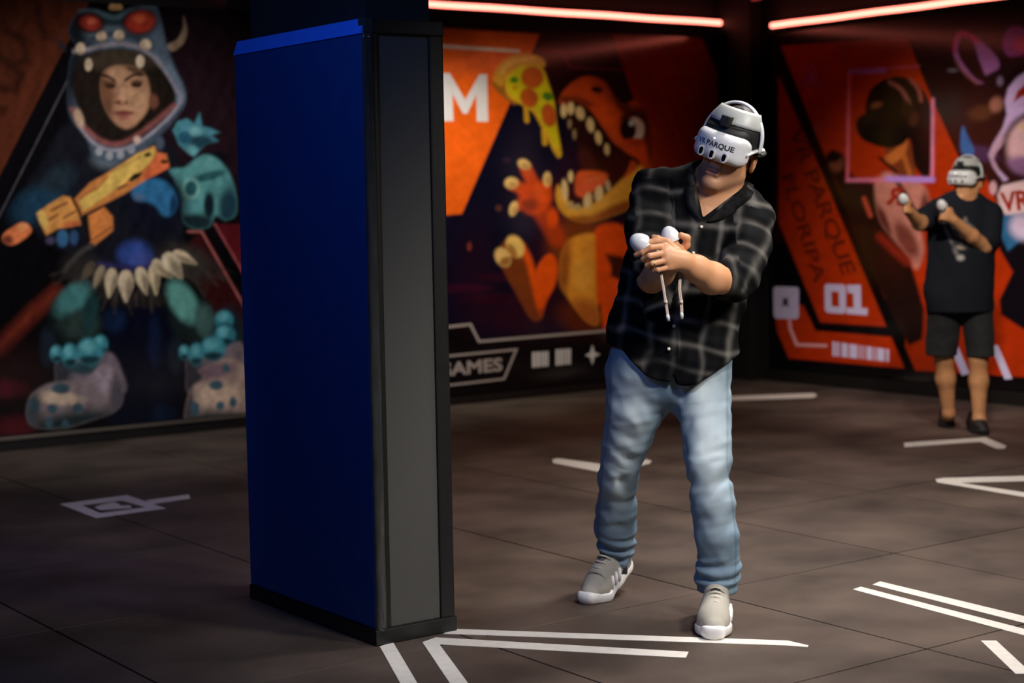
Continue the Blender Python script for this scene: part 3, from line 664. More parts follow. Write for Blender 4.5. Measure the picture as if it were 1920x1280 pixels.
# ---- right mural: player with a headset, rabbit-eared figure, orange panels
XM = XR-0.012
WR, QR = wall_grid('right', XM, 9.20, 5.60, 0.10, 2.60, 0.0085)
A = Art(WR, 1.5, (9, 7, 9))
OR = (160, 43, 8)
A.poly([(1464, 86), (1702, 70), (1720, 120), (1746, 182), (1795, 290), (1850, 420), (1850, 560), (1660, 560), (1566, 340)], OR, 2)
A.poly([(1459, 140), (1548, 340), (1662, 612), (1538, 604), (1460, 416)], OR, 2)
A.poly([(1455, 598), (1497, 572), (1506, 572), (1529, 620), (1676, 632), (1696, 690), (1479, 671), (1457, 620)], OR, 2)
A.poly([(1697, 649), (1716, 694), (2300, 730), (2300, 380), (1780, 300), (1730, 420), (1700, 560)], OR, 2)
A.poly([(1464, 104), (1480, 140), (1542, 285), (1600, 420), (1690, 640), (1716, 694), (1696, 690), (1662, 612), (1548, 340), (1459, 140)], (10, 7, 8), 2)
# figure of a player in profile
A.poly([(1548, 300), (1560, 280), (1580, 288), (1600, 330), (1640, 345), (1660, 420), (1700, 478), (1716, 520), (1733, 580), (1729, 636), (1704, 648), (1680, 604), (1640, 520), (1600, 430), (1570, 350)], (30, 14, 11), 6)
A.blob(1569, 308, 13, 15, (110, 62, 42), 30, 0.8); A.blob(1562, 294, 14, 10, (20, 12, 12), 0, 0.6)
jk = A.poly([(1640, 345), (1650, 330), (1664, 322), (1700, 334), (1734, 350), (1743, 396), (1728, 430), (1732, 470), (1718, 505), (1698, 474), (1662, 432), (1646, 400)], (182, 118, 102), 8, True)
A.blob(1706, 385, 7, 60, (60, 26, 20), -28, 0.8, jk); A.blob(1655, 420, 12, 40, (80, 32, 24), -20, 0.9, jk); A.blob(1700, 450, 16, 40, (110, 54, 46), -30, 0.9, jk); A.blob(1735, 400, 10, 40, (100, 50, 42), 0, 0.9, jk)
A.line([(1650, 444), (1700, 490)], 16, (120, 32, 18), 10); A.line([(1620, 372), (1632, 404)], 8, (170, 66, 46), 4)
A.poly([(1664, 268), (1700, 255), (1716, 300), (1712, 335), (1688, 332), (1664, 300)], (110, 50, 22), 6, True); A.poly([(1658, 296), (1682, 276), (1700, 252), (1698, 286), (1672, 308)], (180, 98, 42), 5, True); A.line([(1694, 290), (1706, 326)], 9, (170, 92, 38), 5); A.line([(1650, 296), (1680, 322)], 7, (40, 18, 12), 5)
A.poly([(1640, 160), (1660, 148), (1692, 144), (1726, 164), (1746, 202), (1753, 262), (1746, 312), (1738, 334), (1716, 312), (1706, 262), (1690, 272), (1664, 277), (1640, 272), (1618, 262), (1607, 246), (1605, 230), (1613, 217), (1622, 212), (1623, 194), (1630, 172)], (15, 9, 9), 4, True)
A.blob(1643, 197, 12, 6, (108, 62, 38), -15, 0.7); A.line([(1668, 154), (1690, 168), (1705, 194)], 8, (134, 76, 64), 4, True); A.line([(1706, 148), (1722, 168), (1727, 188)], 7, (140, 70, 60), 4, True); A.blob(1712, 222, 10, 14, (60, 32, 20), 0, 0.9); A.blob(1700, 205, 10, 16, (36, 20, 16), 0, 0.9)
# rabbit-eared figure
A.poly([(1874, 467), (1899, 510), (1874, 562), (1877, 590), (1920, 618), (2060, 660), (2060, 60), (1900, 150), (1850, 150), (1830, 165), (1800, 205), (1796, 262), (1835, 300), (1870, 380)], (15, 11, 17), 4)
A.blob(2010, 300, 90, 170, (30, 20, 32), 0, 0.8); A.blob(1838, 288, 34, 14, (52, 40, 74), 10, 0.9)
e1 = A.poly([(1788, 100), (1789, 76), (1800, 58), (1818, 63), (1846, 82), (1868, 106), (1874, 124), (1862, 146), (1852, 152), (1836, 156), (1808, 134), (1794, 116)], (158, 96, 148), 4, True)
A.blob(1815, 64, 30, 12, (206, 38, 92), 20, 0.9, e1, 0.9); A.line([(1789, 96), (1792, 74), (1803, 61), (1820, 68)], 5, (206, 42, 92), 4, True); A.line([(1792, 112), (1808, 136), (1832, 156)], 5, (130, 74, 78), 4, True)
A.poly([(1800, 74), (1812, 68), (1826, 82), (1838, 118), (1850, 152), (1832, 150), (1810, 126), (1796, 98)], (36, 16, 13), 4, True)
e2 = A.poly([(1880, 80), (1888, 56), (1906, 48), (1935, 60), (1955, 84), (1930, 100), (1896, 106), (1884, 98)], (146, 58, 126), 5, True); A.blob(1920, 84, 20, 16, (200, 60, 100), 0, 0.9, e2)
A.line([(1850, 150), (1888, 132), (1930, 106)], 18, (22, 14, 18), 6)
A.blob(1838, 212, 22, 14, (72, 44, 28), -10, 1.0); A.blob(1868, 196, 12, 14, (150, 98, 80), 20, 1.0); A.blob(1786, 132, 10, 4, (90, 84, 90), 0, 0.8); A.blob(1875, 152, 6, 9, (120, 100, 120), 0, 0.8)
hb = A.poly([(1884, 190), (1890, 166), (1906, 146), (1930, 130), (1960, 120), (1960, 210), (1922, 216), (1904, 236), (1888, 262), (1868, 284), (1862, 298), (1872, 318), (1890, 336), (1882, 340), (1862, 312), (1854, 290), (1862, 270), (1880, 240), (1888, 214)], (196, 168, 208), 5)
A.poly([(1900, 192), (1908, 170), (1924, 156), (1950, 150), (1950, 184), (1918, 180)], (140, 34, 18), 4); A.blob(1872, 290, 22, 50, (160, 120, 110), 30, 1.0, hb, 0.6)
vs = A.blob(1934, 268, 52, 62, (24, 16, 24), 25, 0.3); A.blob(1934, 270, 44, 52, (204, 164, 166), 25, 0.4); A.blob(1925, 312, 46, 20, (120, 88, 124), 0, 0.9, vs); A.blob(1922, 238, 12, 8, (222, 190, 150), 0, 0.8)
A.poly([(1805, 236), (1814, 254), (1826, 280), (1822, 292), (1804, 286), (1801, 262)], (24, 92, 152), 4, True)
A.poly([(1870, 366), (1878, 348), (1930, 336), (1960, 340), (1960, 410), (1886, 404), (1874, 388)], (226, 194, 194), 4); A.poly([(1878, 404), (1930, 398), (1960, 420), (1960, 440), (1912, 452), (1890, 470), (1876, 440)], (40, 92, 132), 5); A.blob(1920, 425, 26, 24, (190, 172, 196), 20, 0.9); A.blob(1862, 352, 7, 12, (190, 150, 156), 0, 0.7)
# neon-style square outline with uneven colour
NP, NV = (206, 92, 104), (182, 142, 222)
A.line([(1592, 136), (1589, 338)], 6.5, NP, 4); A.line([(1592, 134), (1722, 124)], 6, (168, 62, 78), 4); A.line([(1594, 134), (1656, 132)], 9, (158, 92, 184), 5)
A.line([(1749, 186), (1748, 336)], 6, (206, 120, 146), 4); A.line([(1589, 338), (1748, 336)], 7, (220, 120, 150), 4); A.line([(1664, 335), (1748, 337)], 10, NV, 5); A.blob(1668, 372, 40, 40, (0, 0, 0), op=0)
_grain(A, 0.12, 121)
mural_r = fast_mesh('mural', WR.reshape(-1, 3), QR[:, ::1], M_print); set_print(mural_r, A.c)
tag(mural_r, 'wall mural of red-orange panels with a headset wearer, rabbit-eared figure and number 01', 'mural')
box('backing_board', (XM+0.0005, 5.60, 0.10), (XR-0.001, 9.20, 2.60), M_board, mural_r)
NR = np.array([-1.0, 0, 0])
def rt(pts): return [on_right(x, y, XM) for x, y in pts]
def lay_right(name, pts, m): return prism(name, rt(pts), NR, 0.0015, m, mural_r)
lay_right('digit', [(1550, 532), (1581, 533), (1586, 538), (1586, 583), (1582, 588), (1552, 586), (1547, 581), (1546, 537)], M_lilac)
lay_right('digit_hole', [(1559, 546), (1573, 547), (1574, 575), (1560, 574)], mat_print('orange_print', (190, 54, 11))).location.x = -0.001
lay_right('digit', [(1588, 534), (1614, 534), (1615, 577), (1627, 578), (1626, 591), (1587, 588), (1588, 576), (1601, 577), (1600, 550), (1590, 549)], M_lilac)
lay_right('icon', [(1454, 537), (1494, 538), (1498, 542), (1498, 593), (1494, 598), (1455, 597), (1451, 592), (1450, 541)], M_lilac)
lay_right('icon_hole', [(1467, 556), (1473, 561), (1479, 556), (1477, 566), (1480, 576), (1473, 571), (1467, 576), (1469, 566)], M_board).location.x = -0.001
lay_right('connector_line', stroke([(1480, 598), (1482, 616), (1494, 646), (1551, 648)], 6), mat_print('pink_print', (240, 176, 180)))
bars = [(0, .05), (.07, .12), (.16, .27), (.30, .44), (.47, .49), (.51, .53), (.56, .58), (.61, .70), (.73, .76), (.79, .92), (.95, 1)]
for f0, f1 in bars:
    q = lambda f, t: (1561+f*106, 640+f*15+t*(27-f*4))
    lay_right('barcode_bar', [q(f0, 0), q(f1, 0), q(f1, 1), q(f0, 1)], M_lilac)
lay_right('slash', [(1796, 648), (1818, 700), (1804, 704), (1784, 656)], M_lilac); lay_right('slash', [(1857, 647), (1871, 647), (1898, 710), (1884, 711)], M_lilac)
mg = mat_print('magenta_print', (178, 66, 150))
for s_ in (stroke([(1522, 117), (1505, 161)], 4), stroke([(1503, 160), (1541, 157)], 4.5), stroke([(1540, 158), (1522, 117)], 4), [(1519, 136), (1526, 136), (1530, 153), (1515, 154)]): lay_right('warning_triangle', s_, mg)
def wall_text(s_, a, b, hpx, m, **kw):
    d = np.array([b[0]-a[0], b[1]-a[1]], float); d /= np.linalg.norm(d); n = np.array([d[1], -d[0]])
    p0, p1, pu = rt([a, b, (a[0]+n[0]*hpx, a[1]+n[1]*hpx)]); v = pu-p0; h = float(np.linalg.norm(v))
    return text_on('lettering', s_, p0, p1, v/h, h, NR, m, mural_r, **kw)
wall_text('VR PARQUE', (1478, 246), (1580, 516), 27, M_dkred, bold=0.02)
wall_text('FLORIPA', (1465, 330), (1528, 532), 24, M_dkred, bold=0.02)
wall_text('R', (1660, 381), (1690, 384), 32, M_red, bold=0.04, mirror=True)
wall_text('VR', (1878, 396), (1934, 390), 36, M_red, bold=0.03)
# ------------------------------------------------------------------ padded pillar
PX0, PX1, PY0, PY1, PH = 2.738, 3.036, 4.490, 5.340, 1.957
M_navy = mat('navy_vinyl', (10, 66, 130), 0.55, noise=0.06, scale=14, bump=0.12)
M_royal = mat('lit_edge_blue', (60, 130, 255), 0.4, noise=0.05, scale=20)  # brighter blue puts the light on the panel's top edge into the colour
M_fabric = mat('grey_fabric', (72, 71, 67), 0.9, noise=0.18, scale=420, bump=0.25)
M_blktrim = mat('black_vinyl_trim', (22, 22, 22), 0.4, noise=0.2, scale=18, bump=0.15)
M_wrap = mat('wrinkled_grey_vinyl', (58, 59, 58), 0.16, noise=0.15, scale=12, bump=0.1, coat=0.3)
M_core = mat('dark_painted_column', (24, 26, 30), 0.75, noise=0.12, scale=8)
pil = empty('padded_pillar', ((PX0+PX1)/2, (PY0+PY1)/2, 0)); PC = np.array(pil.location)
tag(pil, 'tall square pillar padded with blue vinyl on one side and grey fabric on the other', 'pillar')
def pbox(name, lo, hi, m, bev=0.002):
    return box(name, np.array(lo)-PC, np.array(hi)-PC, m, pil, bev)
pbox('column_core', (PX0+0.03, PY0+0.03, 0), (PX1-0.03, PY1-0.07, 3.05), M_core)
pbox('blue_panel', (PX0, PY0+0.004, 0.052), (PX0+0.03, PY1, PH-0.048), M_navy, 0.005)
bb = prism('blue_lit_edge', [np.array(p)-PC for p in ((PX0-0.004, PY0+0.002, PH-0.048), (PX0+0.030, PY0+0.002, PH-0.048), (PX0+0.030, PY0+0.002, PH), (PX0+0.012, PY0+0.002, PH))], (0, 1, 0), PY1-PY0-0.002, M_royal, pil)
pbox('grey_panel', (PX0+0.052, PY0+0.006, 0.05), (PX1-0.048, PY0+0.03, PH-0.045), M_fabric, 0.004)
pbox('edge_strip', (PX1-0.054, PY0-0.002, 0.05), (PX1, PY0+0.03, PH-0.045), M_blktrim, 0.006)
pbox('edge_strip', (PX0+0.036, PY0-0.001, 0.05), (PX0+0.056, PY0+0.03, PH-0.045), M_blktrim, 0.005)
pbox('side_panel', (PX1-0.03, PY0+0.03, 0.05), (PX1, PY1, PH-0.045), M_blktrim, 0.004)
pbox('back_panel', (PX0+0.03, PY1-0.07, 0.05), (PX1-0.03, PY1, PH-0.045), M_blktrim, 0.004)
pbox('base_trim', (PX0-0.004, PY0+0.001, 0), (PX0+0.03, PY1+0.002, 0.052), M_blktrim, 0.004)
pbox('base_trim', (PX0-0.005, PY0-0.005, 0), (PX1+0.005, PY0+0.03, 0.05), M_blktrim, 0.004)
pbox('base_trim', (PX1-0.03, PY0+0.03, 0), (PX1+0.004, PY1+0.002, 0.05), M_blktrim, 0.004)
pbox('top_trim', (PX0+0.04, PY0-0.003, PH-0.046), (PX1+0.002, PY0+0.03, PH), M_blktrim, 0.004)
pbox('top_trim', (PX1-0.03, PY0+0.03, PH-0.046), (PX1+0.002, PY1+0.002, PH), M_blktrim, 0.004)
pbox('top_trim', (PX0+0.004, PY0-0.001, PH-0.046), (PX0+0.04, PY0+0.03, PH), M_wrap, 0.003)
# wrinkled vinyl taped over the near corner
nz = 150; V = []; zz = np.linspace(0.045, PH-0.047, nz)
prof = [(0.0, 0.030), (0.0, 0.008), (0.004, 0.001), (0.012, 0.0), (0.022, 0.0), (0.032, 0.002), (0.040, 0.004)]
for i, z in enumerate(zz):
    for k, (a, bq) in enumerate(prof):
        wv = 0.0035*math.sin(z*7+k*1.1+1.5*math.sin(z*3.1))+0.002*math.sin(z*23+k*2.3)
        amp = 1.0 if 2 <= k <= 5 else 0.15
        V.append(np.array([PX0+0.001+a, PY0-0.003+bq-amp*abs(wv), z])-PC)
n_ = len(prof)
F = [(i*n_+k, i*n_+k+1, (i+1)*n_+k+1, (i+1)*n_+k) for i in range(nz-1) for k in range(n_-1)]
cw = mesh_obj('corner_wrap', V, F, M_wrap, pil, True)
sm = cw.modifiers.new('thickness', 'SOLIDIFY'); sm.thickness = 0.002; sm.offset = -1

# ------------------------------------------------------------------ light tubes above the murals
M_neon = mat('glowing_red_tube', (255, 200, 180), 0.4, emit=(1.0, 0.19, 0.135), estr=4.8)
M_clip = mat('black_clip', (18, 18, 18), 0.5, noise=0.1)
def light_tube(a, b, label):
    a, b = np.asarray(a, float), np.asarray(b, float); d = (b-a)/np.linalg.norm(b-a)
    e = empty('light_tube', tuple((a+b)/2)); tag(e, label, 'tube light', 'red light tubes above the murals'); c = (a+b)/2
    n = 40; t = np.linspace(0, 1, n)[:, None]; sag = 0.0015*np.sin(t*math.pi*9)*np.array([[0, 0, 1.0]])
    tube('tube', a+t*(b-a)+sag-c, 0.020, M_neon, e, 12)
    L = np.linalg.norm(b-a); q = np.array([abs(d[1]), abs(d[0]), 0])
    ad = np.abs(d)*L/2
    box('added_shield_channel', np.minimum(-ad, ad)+q*-0.024+np.array([0, 0, -0.036]), np.maximum(-ad, ad)+q*0.046+np.array([0, 0, -0.027]), M_clip, e, 0.001)  # lip and back plate added to keep the tube's light off the wall
    box('added_shield_channel', np.minimum(-ad, ad)+q*0.026+np.array([0, 0, -0.027]), np.maximum(-ad, ad)+q*0.046+np.array([0, 0, 0.035]), M_clip, e, 0.001)
    for s_ in np.arange(0.25, L, 0.9):
        p = a+d*s_-c; q = np.array([abs(d[1]), abs(d[0]), 0])    # towards the wall
        box('clip', p-0.012*np.abs(d)-np.array([0.002, 0.002, 0.012])+q*0.015, p+0.012*np.abs(d)+np.array([0.002, 0.002, 0.026])+q*0.036, M_clip, e, 0.002)
    return e
ZA = on_back(1351, 43, YB-0.05); ZB = on_right(1447, 48, XR-0.05)
light_tube((4.9, YB-0.05, ZA[2]), (ZA[0], YB-0.05, ZA[2]), 'long glowing red light tube above the dinosaur mural')
light_tube((XR-0.05, ZB[1], ZB[2]), (XR-0.05, 5.6, ZB[2]-0.005), 'long glowing red light tube above the red-orange panel mural')

# small red ceiling spot near the corner
cs = on_back(1416, -10, 9.0)
sp = empty('ceiling_spotlight', (cs[0], cs[1], 3.05)); tag(sp, 'small red-lit spotlight hanging from the dark ceiling by the corner', 'spotlight')
tube('stem', [(0, 0, 0), (0, 0, -0.13)], 0.012, M_clip, sp)
tube('housing', [(0, 0, -0.12), (0, 0, -0.14), (0, -0.01, -0.20), (0, -0.015, -0.22)], [0.03, 0.045, 0.05, 0.05], M_clip, sp, 16)
tube('lens', [(0, -0.015, -0.221), (0, -0.016, -0.226)], [0.044, 0.040], mat('red_lens', (120, 20, 20), 0.2, emit=(1, 0.1, 0.08), estr=0.25), sp, 16)

# ------------------------------------------------------------------ white floor markings
M_mark = mat('white_floor_paint', (226, 221, 212), 0.5, noise=0.08, scale=30)
def marking(outlines, label, cat='floor marking'):
    polys = [[on_floor(x, y, 0.0004) for x, y in o] for o in outlines]
    c = np.mean(np.vstack(polys), 0); c[2] = 0.0004
    if len(polys) == 1:
        o = prism('painted_marking', [p-c for p in polys[0]], (0, 0, 1), 0.0012, M_mark); o.location = c
    else:
        o = empty('painted_marking', tuple(c))
        for pl in polys: prism('stripe', [p-c for p in pl], (0, 0, 1), 0.0012, M_mark, o)
    return tag(o, label, cat, 'white markings on the floor')
marking([[(831, 1188), (850, 1179), (1477, 1201), (1516, 1210), (1514, 1213), (1473, 1210)]], 'long white floor line with pointed end under the front shoe')
marking([[(792, 1204), (817, 1195), (1291, 1222), (1286, 1233), (824, 1208), (877, 1280), (915, 1334), (880, 1334), (843, 1280)]], 'white angled floor line bending around the pillar corner, nearest the camera')
marking([[(712, 1212), (737, 1204), (782, 1280), (815, 1336), (780, 1336), (750, 1280)]], 'short white diagonal floor stripe starting at the pillar base')
marking([[(1036, 861), (1046, 859), (1136, 871), (1212, 861), (1222, 864), (1218, 869), (1140, 886), (1126, 885), (1037, 868)]], 'white chevron floor line behind the plaid-shirted man')
marking([[(1330, 744), (1526, 737), (1532, 741), (1526, 745), (1330, 752)]], 'dim straight floor line near the dark far corner')
marking([[(1695, 830), (1848, 820), (1887, 836), (1883, 841), (1868, 841), (1838, 828), (1696, 838)]], 'white bent floor line in front of the far player in shorts')
marking([[(1754, 898), (1770, 896), (2000, 890), (2000, 900), (1800, 905), (2000, 935), (2000, 945), (1757, 904)]], 'white V-shaped floor marking at the right, behind the parallel pair')
marking([[(1636, 1096), (1650, 1090), (1920, 1155), (2000, 1174), (2000, 1187), (1920, 1168)], [(1599, 1105), (1614, 1100), (1920, 1179), (2000, 1199), (2000, 1212), (1920, 1191)]], 'pair of parallel white floor lines at the right')
marking([[(1839, 1201), (1868, 1201), (1935, 1263), (1904, 1263)]], 'short broad white slanted floor block at the lower right')
M_mark_keep = M_mark
icon = marking([[(112, 945), (238, 928), (311, 953), (273.5, 951), (228, 938), (154, 947), (187.5, 962), (273.5, 951), (311, 953), (179.5, 971)], [(273, 938), (354, 927), (357, 934), (285, 945)],
         [(177, 951), (190, 946), (212, 941.5), (219, 942.5), (228, 948), (244, 947), (247, 952), (187, 956)]], 'white square arrow icon with a tail on the dark floor left of the pillar')
# ------------------------------------------------------------------ people
def skin_mat(name, rgb):
    m = mat(name, rgb, 0.5, noise=0.10, scale=28, bump=0.04); b = m.node_tree.nodes['Principled BSDF']
    b.inputs['Subsurface Weight'].default_value = 0.15; b.inputs['Subsurface Radius'].default_value = (0.012, 0.005, 0.003); return m
M_skin = skin_mat('skin_light', (206, 152, 116)); M_skin2 = skin_mat('skin_tan', (196, 140, 96))
M_hair = mat('dark_hair', (26, 20, 17), 0.55, noise=0.4, scale=120, bump=0.6)
M_cloth = vcol_mat('printed_cloth', 0.9, 0.06, 0.35, 420); M_denim = vcol_mat('washed_denim', 0.9, 0.1, 0.35, 520)
M_hw = mat('white_headset_plastic', (208, 209, 212), 0.35, noise=0.02); M_hb = mat('black_headset_foam', (16, 17, 18), 0.6, noise=0.2, scale=60)
M_pad = mat('pale_grey_pad', (172, 175, 172), 0.4, noise=0.03); M_lens = mat('black_glass', (8, 8, 10), 0.12); M_ink = mat('black_ink', (30, 32, 38), 0.5); M_inkb = mat('blue_ink', (40, 92, 150), 0.5)
M_btn = mat('pale_button', (222, 214, 196), 0.35); M_cord = mat('beige_cord', (196, 176, 164), 0.8, noise=0.2, scale=200); M_gold = mat('gold_ring', (232, 196, 120), 0.2, metal=1.0)
BAS = np.stack([RH, FH, ZU], 1)              # columns: level right, level away, up

def lathe_band(name, pts_in, pts_out, m, parent):
    """closed strip between two rows of points, given thickness by a solidify modifier"""
    n = len(pts_in); V = list(pts_in)+list(pts_out)
    F = [(i, i+1, n+i+1, n+i) for i in range(n-1)]
    return mesh_obj(name, V, F, m, parent, True)

def build_headset(label, M, c, lettering=True, size=1.0):
    """headset in head coordinates: x to the viewer's right, -y out of the face, z up"""
    e = empty('vr_headset', mw=frame_matrix(M*size, c)); tag(e, label, 'vr headset', 'white vr headsets')
    h = 0.0028
    f = Field((-0.11, -0.17, -0.07), (0.11, 0.0, 0.09), h)
    f.rbox((0, -0.118, 0.0), (0.094, 0.030, 0.047), 0.029, bend=5.5)
    sh, _ = f.mesh('front_shell', M_hw, e, 2)
    f = Field((-0.11, -0.15, -0.08), (0.11, 0.02, 0.09), h)
    f.rbox((0, -0.082, 0.012), (0.082, 0.036, 0.060), 0.026, bend=5.5)
    f.mesh('face_foam', M_hb, e, 2)
    def band(name, z0, z1, ph0, ph1, off, m, rows=6, cols=40, th=0.006):
        V = []
        for i in range(rows+1):
            z = z0+(z1-z0)*i/rows; k = math.sqrt(max(0.05, 1-((z-0.03)/0.125)**2))
            for j in range(cols+1):
                t = math.radians(ph0+(ph1-ph0)*j/cols)
                V.append(((0.080*k+off)*math.sin(t), 0.012-(0.103*k+off)*math.cos(t), z))
        F = [(i*(cols+1)+j, i*(cols+1)+j+1, (i+1)*(cols+1)+j+1, (i+1)*(cols+1)+j) for i in range(rows) for j in range(cols)]
        o = mesh_obj(name, V, F, m, e, True); s_ = o.modifiers.new('thickness', 'SOLIDIFY'); s_.thickness = th; s_.offset = 1; return o
    band('forehead_pad', 0.076, 0.124, -72, 72, 0.013, M_pad, th=0.010)
    band('brow_band', 0.020, 0.080, -86, 86, 0.010, M_hb, th=0.008)
    box('adjuster_tab', (-0.016, -0.130, 0.066), (0.016, -0.085, 0.102), M_hb, e, 0.005)
    # crown hoop, rear strap, side arms
    t = np.radians(np.linspace(-94, 94, 41))
    tube('crown_hoop', np.stack([0.104*np.sin(t), -0.016-0.006*np.cos(t), 0.020+0.128*np.cos(t)], 1), 0.012, M_hw, e, 10, 0.45)
    t = np.radians(np.linspace(78, 282, 41))
    tube('rear_strap', np.stack([0.096*np.sin(t), 0.012-0.125*np.cos(t), 0.004-0.012*np.cos(t)], 1), 0.013, M_hb, e, 10, 0.5)
    for s_ in (-1, 1):
        tube('side_arm', [(s_*0.082, -0.086, -0.002), (s_*0.090, -0.062, 0.006), (s_*0.096, -0.030, 0.016), (s_*0.098, 0.012, 0.022)], [0.016, 0.010, 0.008, 0.014], M_hw, e, 10, 0.6)
    ysurf = lambda x, z=0: -0.148+5.5*x*x
    for x in (-0.041, 0.0, 0.041):
        for nm, m, hx, hz, dy in (('camera_frame', M_hw, 0.0105, 0.0165, 0.0035), ('camera_window', M_lens, 0.0062, 0.0115, 0.0055)):
            pts = []
            for k in range(20):
                a = 2*math.pi*k/20; pts.append((x+hx*math.cos(a), ysurf(x)+0.006-dy*0.0, -0.026+(hz-hx)*(1 if math.sin(a) >= 0 else -1)+hx*math.sin(a)))
            o = prism(nm, pts, (0, -1, 0), 0.006+dy, m, e)
            if nm == 'camera_window': o['label'] = 'dark camera window'
    if lettering:
        for s_, x0, x1, m in (('VR', -0.066, -0.036, M_inkb), ('PARQUE', -0.030, 0.062, M_ink)):
            V, F = text_mesh(s_, 0.02); V[:, 0] *= (x1-x0)/V[:, 0].max()
            W = [(x0+v[0], ysurf(x0+v[0])-0.0012, -0.002+v[1]*0.017) for v in V]
            mesh_obj('lettering', W, F, m, e)
    tube('status_light', [(-0.008, ysurf(0)+0.002, 0.024), (-0.008, ysurf(0)-0.001, 0.024)], 0.0028, mat('white_led', (255, 255, 255), 0.3, emit=(1, 1, 1), estr=1.5), e, 10)
    return e

def build_controller(label, pos, ax, nrm, cord=None, lettering=True):
    """hand controller: rounded head along ax from the grip, with optional wrist cord"""
    ax = np.asarray(ax, float); ax /= np.linalg.norm(ax); nrm = np.asarray(nrm, float); nrm -= ax*(nrm@ax); nrm /= np.linalg.norm(nrm)
    sd = np.cross(nrm, ax); M = np.stack([ax, sd, nrm], 1)
    e = empty('hand_controller', mw=frame_matrix(M, pos)); tag(e, label, 'controller', 'white hand controllers')
    f = Field((-0.06, -0.06, -0.05), (0.06, 0.06, 0.05), 0.0025)
    f.ell((0.008, 0, 0), (0.046, 0.031, 0.030), k=0.0)
    f.mix(lambda p: 0.010-p[..., 0]-0.15*p[..., 2], (-0.01, -0.06, -0.05), (0.06, 0.06, 0.05), 0.003, 'sub')
    f.mix(lambda p: 0.020-p[..., 2], (-0.06, -0.06, 0.0), (0.06, 0.06, 0.05), 0.006, 'sub')
    f.mesh('head', M_hw, e, 2)
    f = Field((-0.02, -0.04, -0.13), (0.14, 0.04, 0.04), 0.003)
    f.cone((0.012, 0, -0.006), (0.090, 0, -0.012), 0.0135, 0.0135, 0.01); f.mesh('grip', M_hw, e, 2)
    tube('thumbstick', [(0.004, 0, 0.018), (0.004, 0, 0.026), (0.004, 0, 0.030)], [0.006, 0.006, 0.010], M_hb, e, 12)
    for y in (-0.012, 0.012): tube('button', [(-0.014, y, 0.019), (-0.014, y, 0.0225)], 0.005, M_hb, e, 12)
    if cord is not None:
        R = np.array(e.matrix_world.to_3x3()); loc = [(np.asarray(p)-pos)@R for p in cord]
        cp = catmull(loc, 8, False)
        tube('wrist_cord', cp+np.array([0, 0.0022, 0]), 0.0032, M_cord, e, 8); tube('wrist_cord', cp-np.array([0, 0.0022, 0]), 0.0032, M_cord, e, 8)
        d = cp[-1]-cp[-4]; d /= np.linalg.norm(d)
        tube('cord_end', [cp[-1]-d*0.004, cp[-1]+d*0.004, cp[-1]+d*0.016], [0.005, 0.0062, 0.0045], M_hw, e, 10)
        k_ = int(len(cp)*0.66); tube('cord_slider', [cp[k_]-d*0.005, cp[k_]+d*0.005], 0.0062, M_cord, e, 10)
    return e

def head_field(f, c, M, s=1.0):
    """skull, jaw, nose, lips, ears blended into field f"""
    q = lambda x, y, z: c+s*(M@np.array([x, y, z]))
    f.ell(q(0, 0.015, 0.030), np.array([0.077, 0.097, 0.098])*s, M, 0.0)
    f.ell(q(0, -0.036, -0.040), np.array([0.062, 0.060, 0.082])*s, M, 0.035)
    f.cone(q(-0.050, 0.000, -0.080), q(-0.012, -0.068, -0.118), 0.024*s, 0.022*s, 0.03); f.cone(q(0.050, 0.000, -0.080), q(0.012, -0.068, -0.118), 0.024*s, 0.022*s, 0.03)
    f.ell(q(0, -0.086, -0.120), np.array([0.022, 0.016, 0.017])*s, M, 0.02)
    f.cone(q(0, -0.096, 0.020), q(0, -0.112, -0.024), 0.009*s, 0.014*s, 0.012); f.cone(q(-0.012, -0.100, -0.028), q(0.012, -0.100, -0.028), 0.009*s, 0.009*s, 0.008)
    f.cone(q(-0.020, -0.092, -0.076), q(0.020, -0.092, -0.076), 0.0065*s, 0.0065*s, 0.008, (M[:, 1], 1.1)); f.cone(q(-0.017, -0.092, -0.088), q(0.017, -0.092, -0.088), 0.007*s, 0.007*s, 0.008)
    f.ell(q(0, -0.104, -0.082), np.array([0.024, 0.010, 0.0028])*s, M, 0.004, 'sub')
    for g in (-1, 1):
        f.ell(q(g*0.030, -0.096, 0.016), np.array([0.014, 0.010, 0.010])*s, M, 0.012, 'sub'); f.ell(q(g*0.030, -0.084, 0.016), np.array([0.012, 0.012, 0.012])*s, M, 0.004)
        E = M@rot('Z', g*22)
        f.ell(q(g*0.083, 0.016, -0.026), np.array([0.009, 0.022, 0.034])*s, E, 0.008); f.ell(q(g*0.095, 0.008, -0.022), np.array([0.006, 0.010, 0.016])*s, E, 0.004, 'sub')

def finger(f, pts, r=0.0095, k=0.006):
    n = len(pts)
    for i in range(n-1): f.cone(pts[i], pts[i+1], r*(1-0.06*i), r*(1-0.06*(i+1)), k)

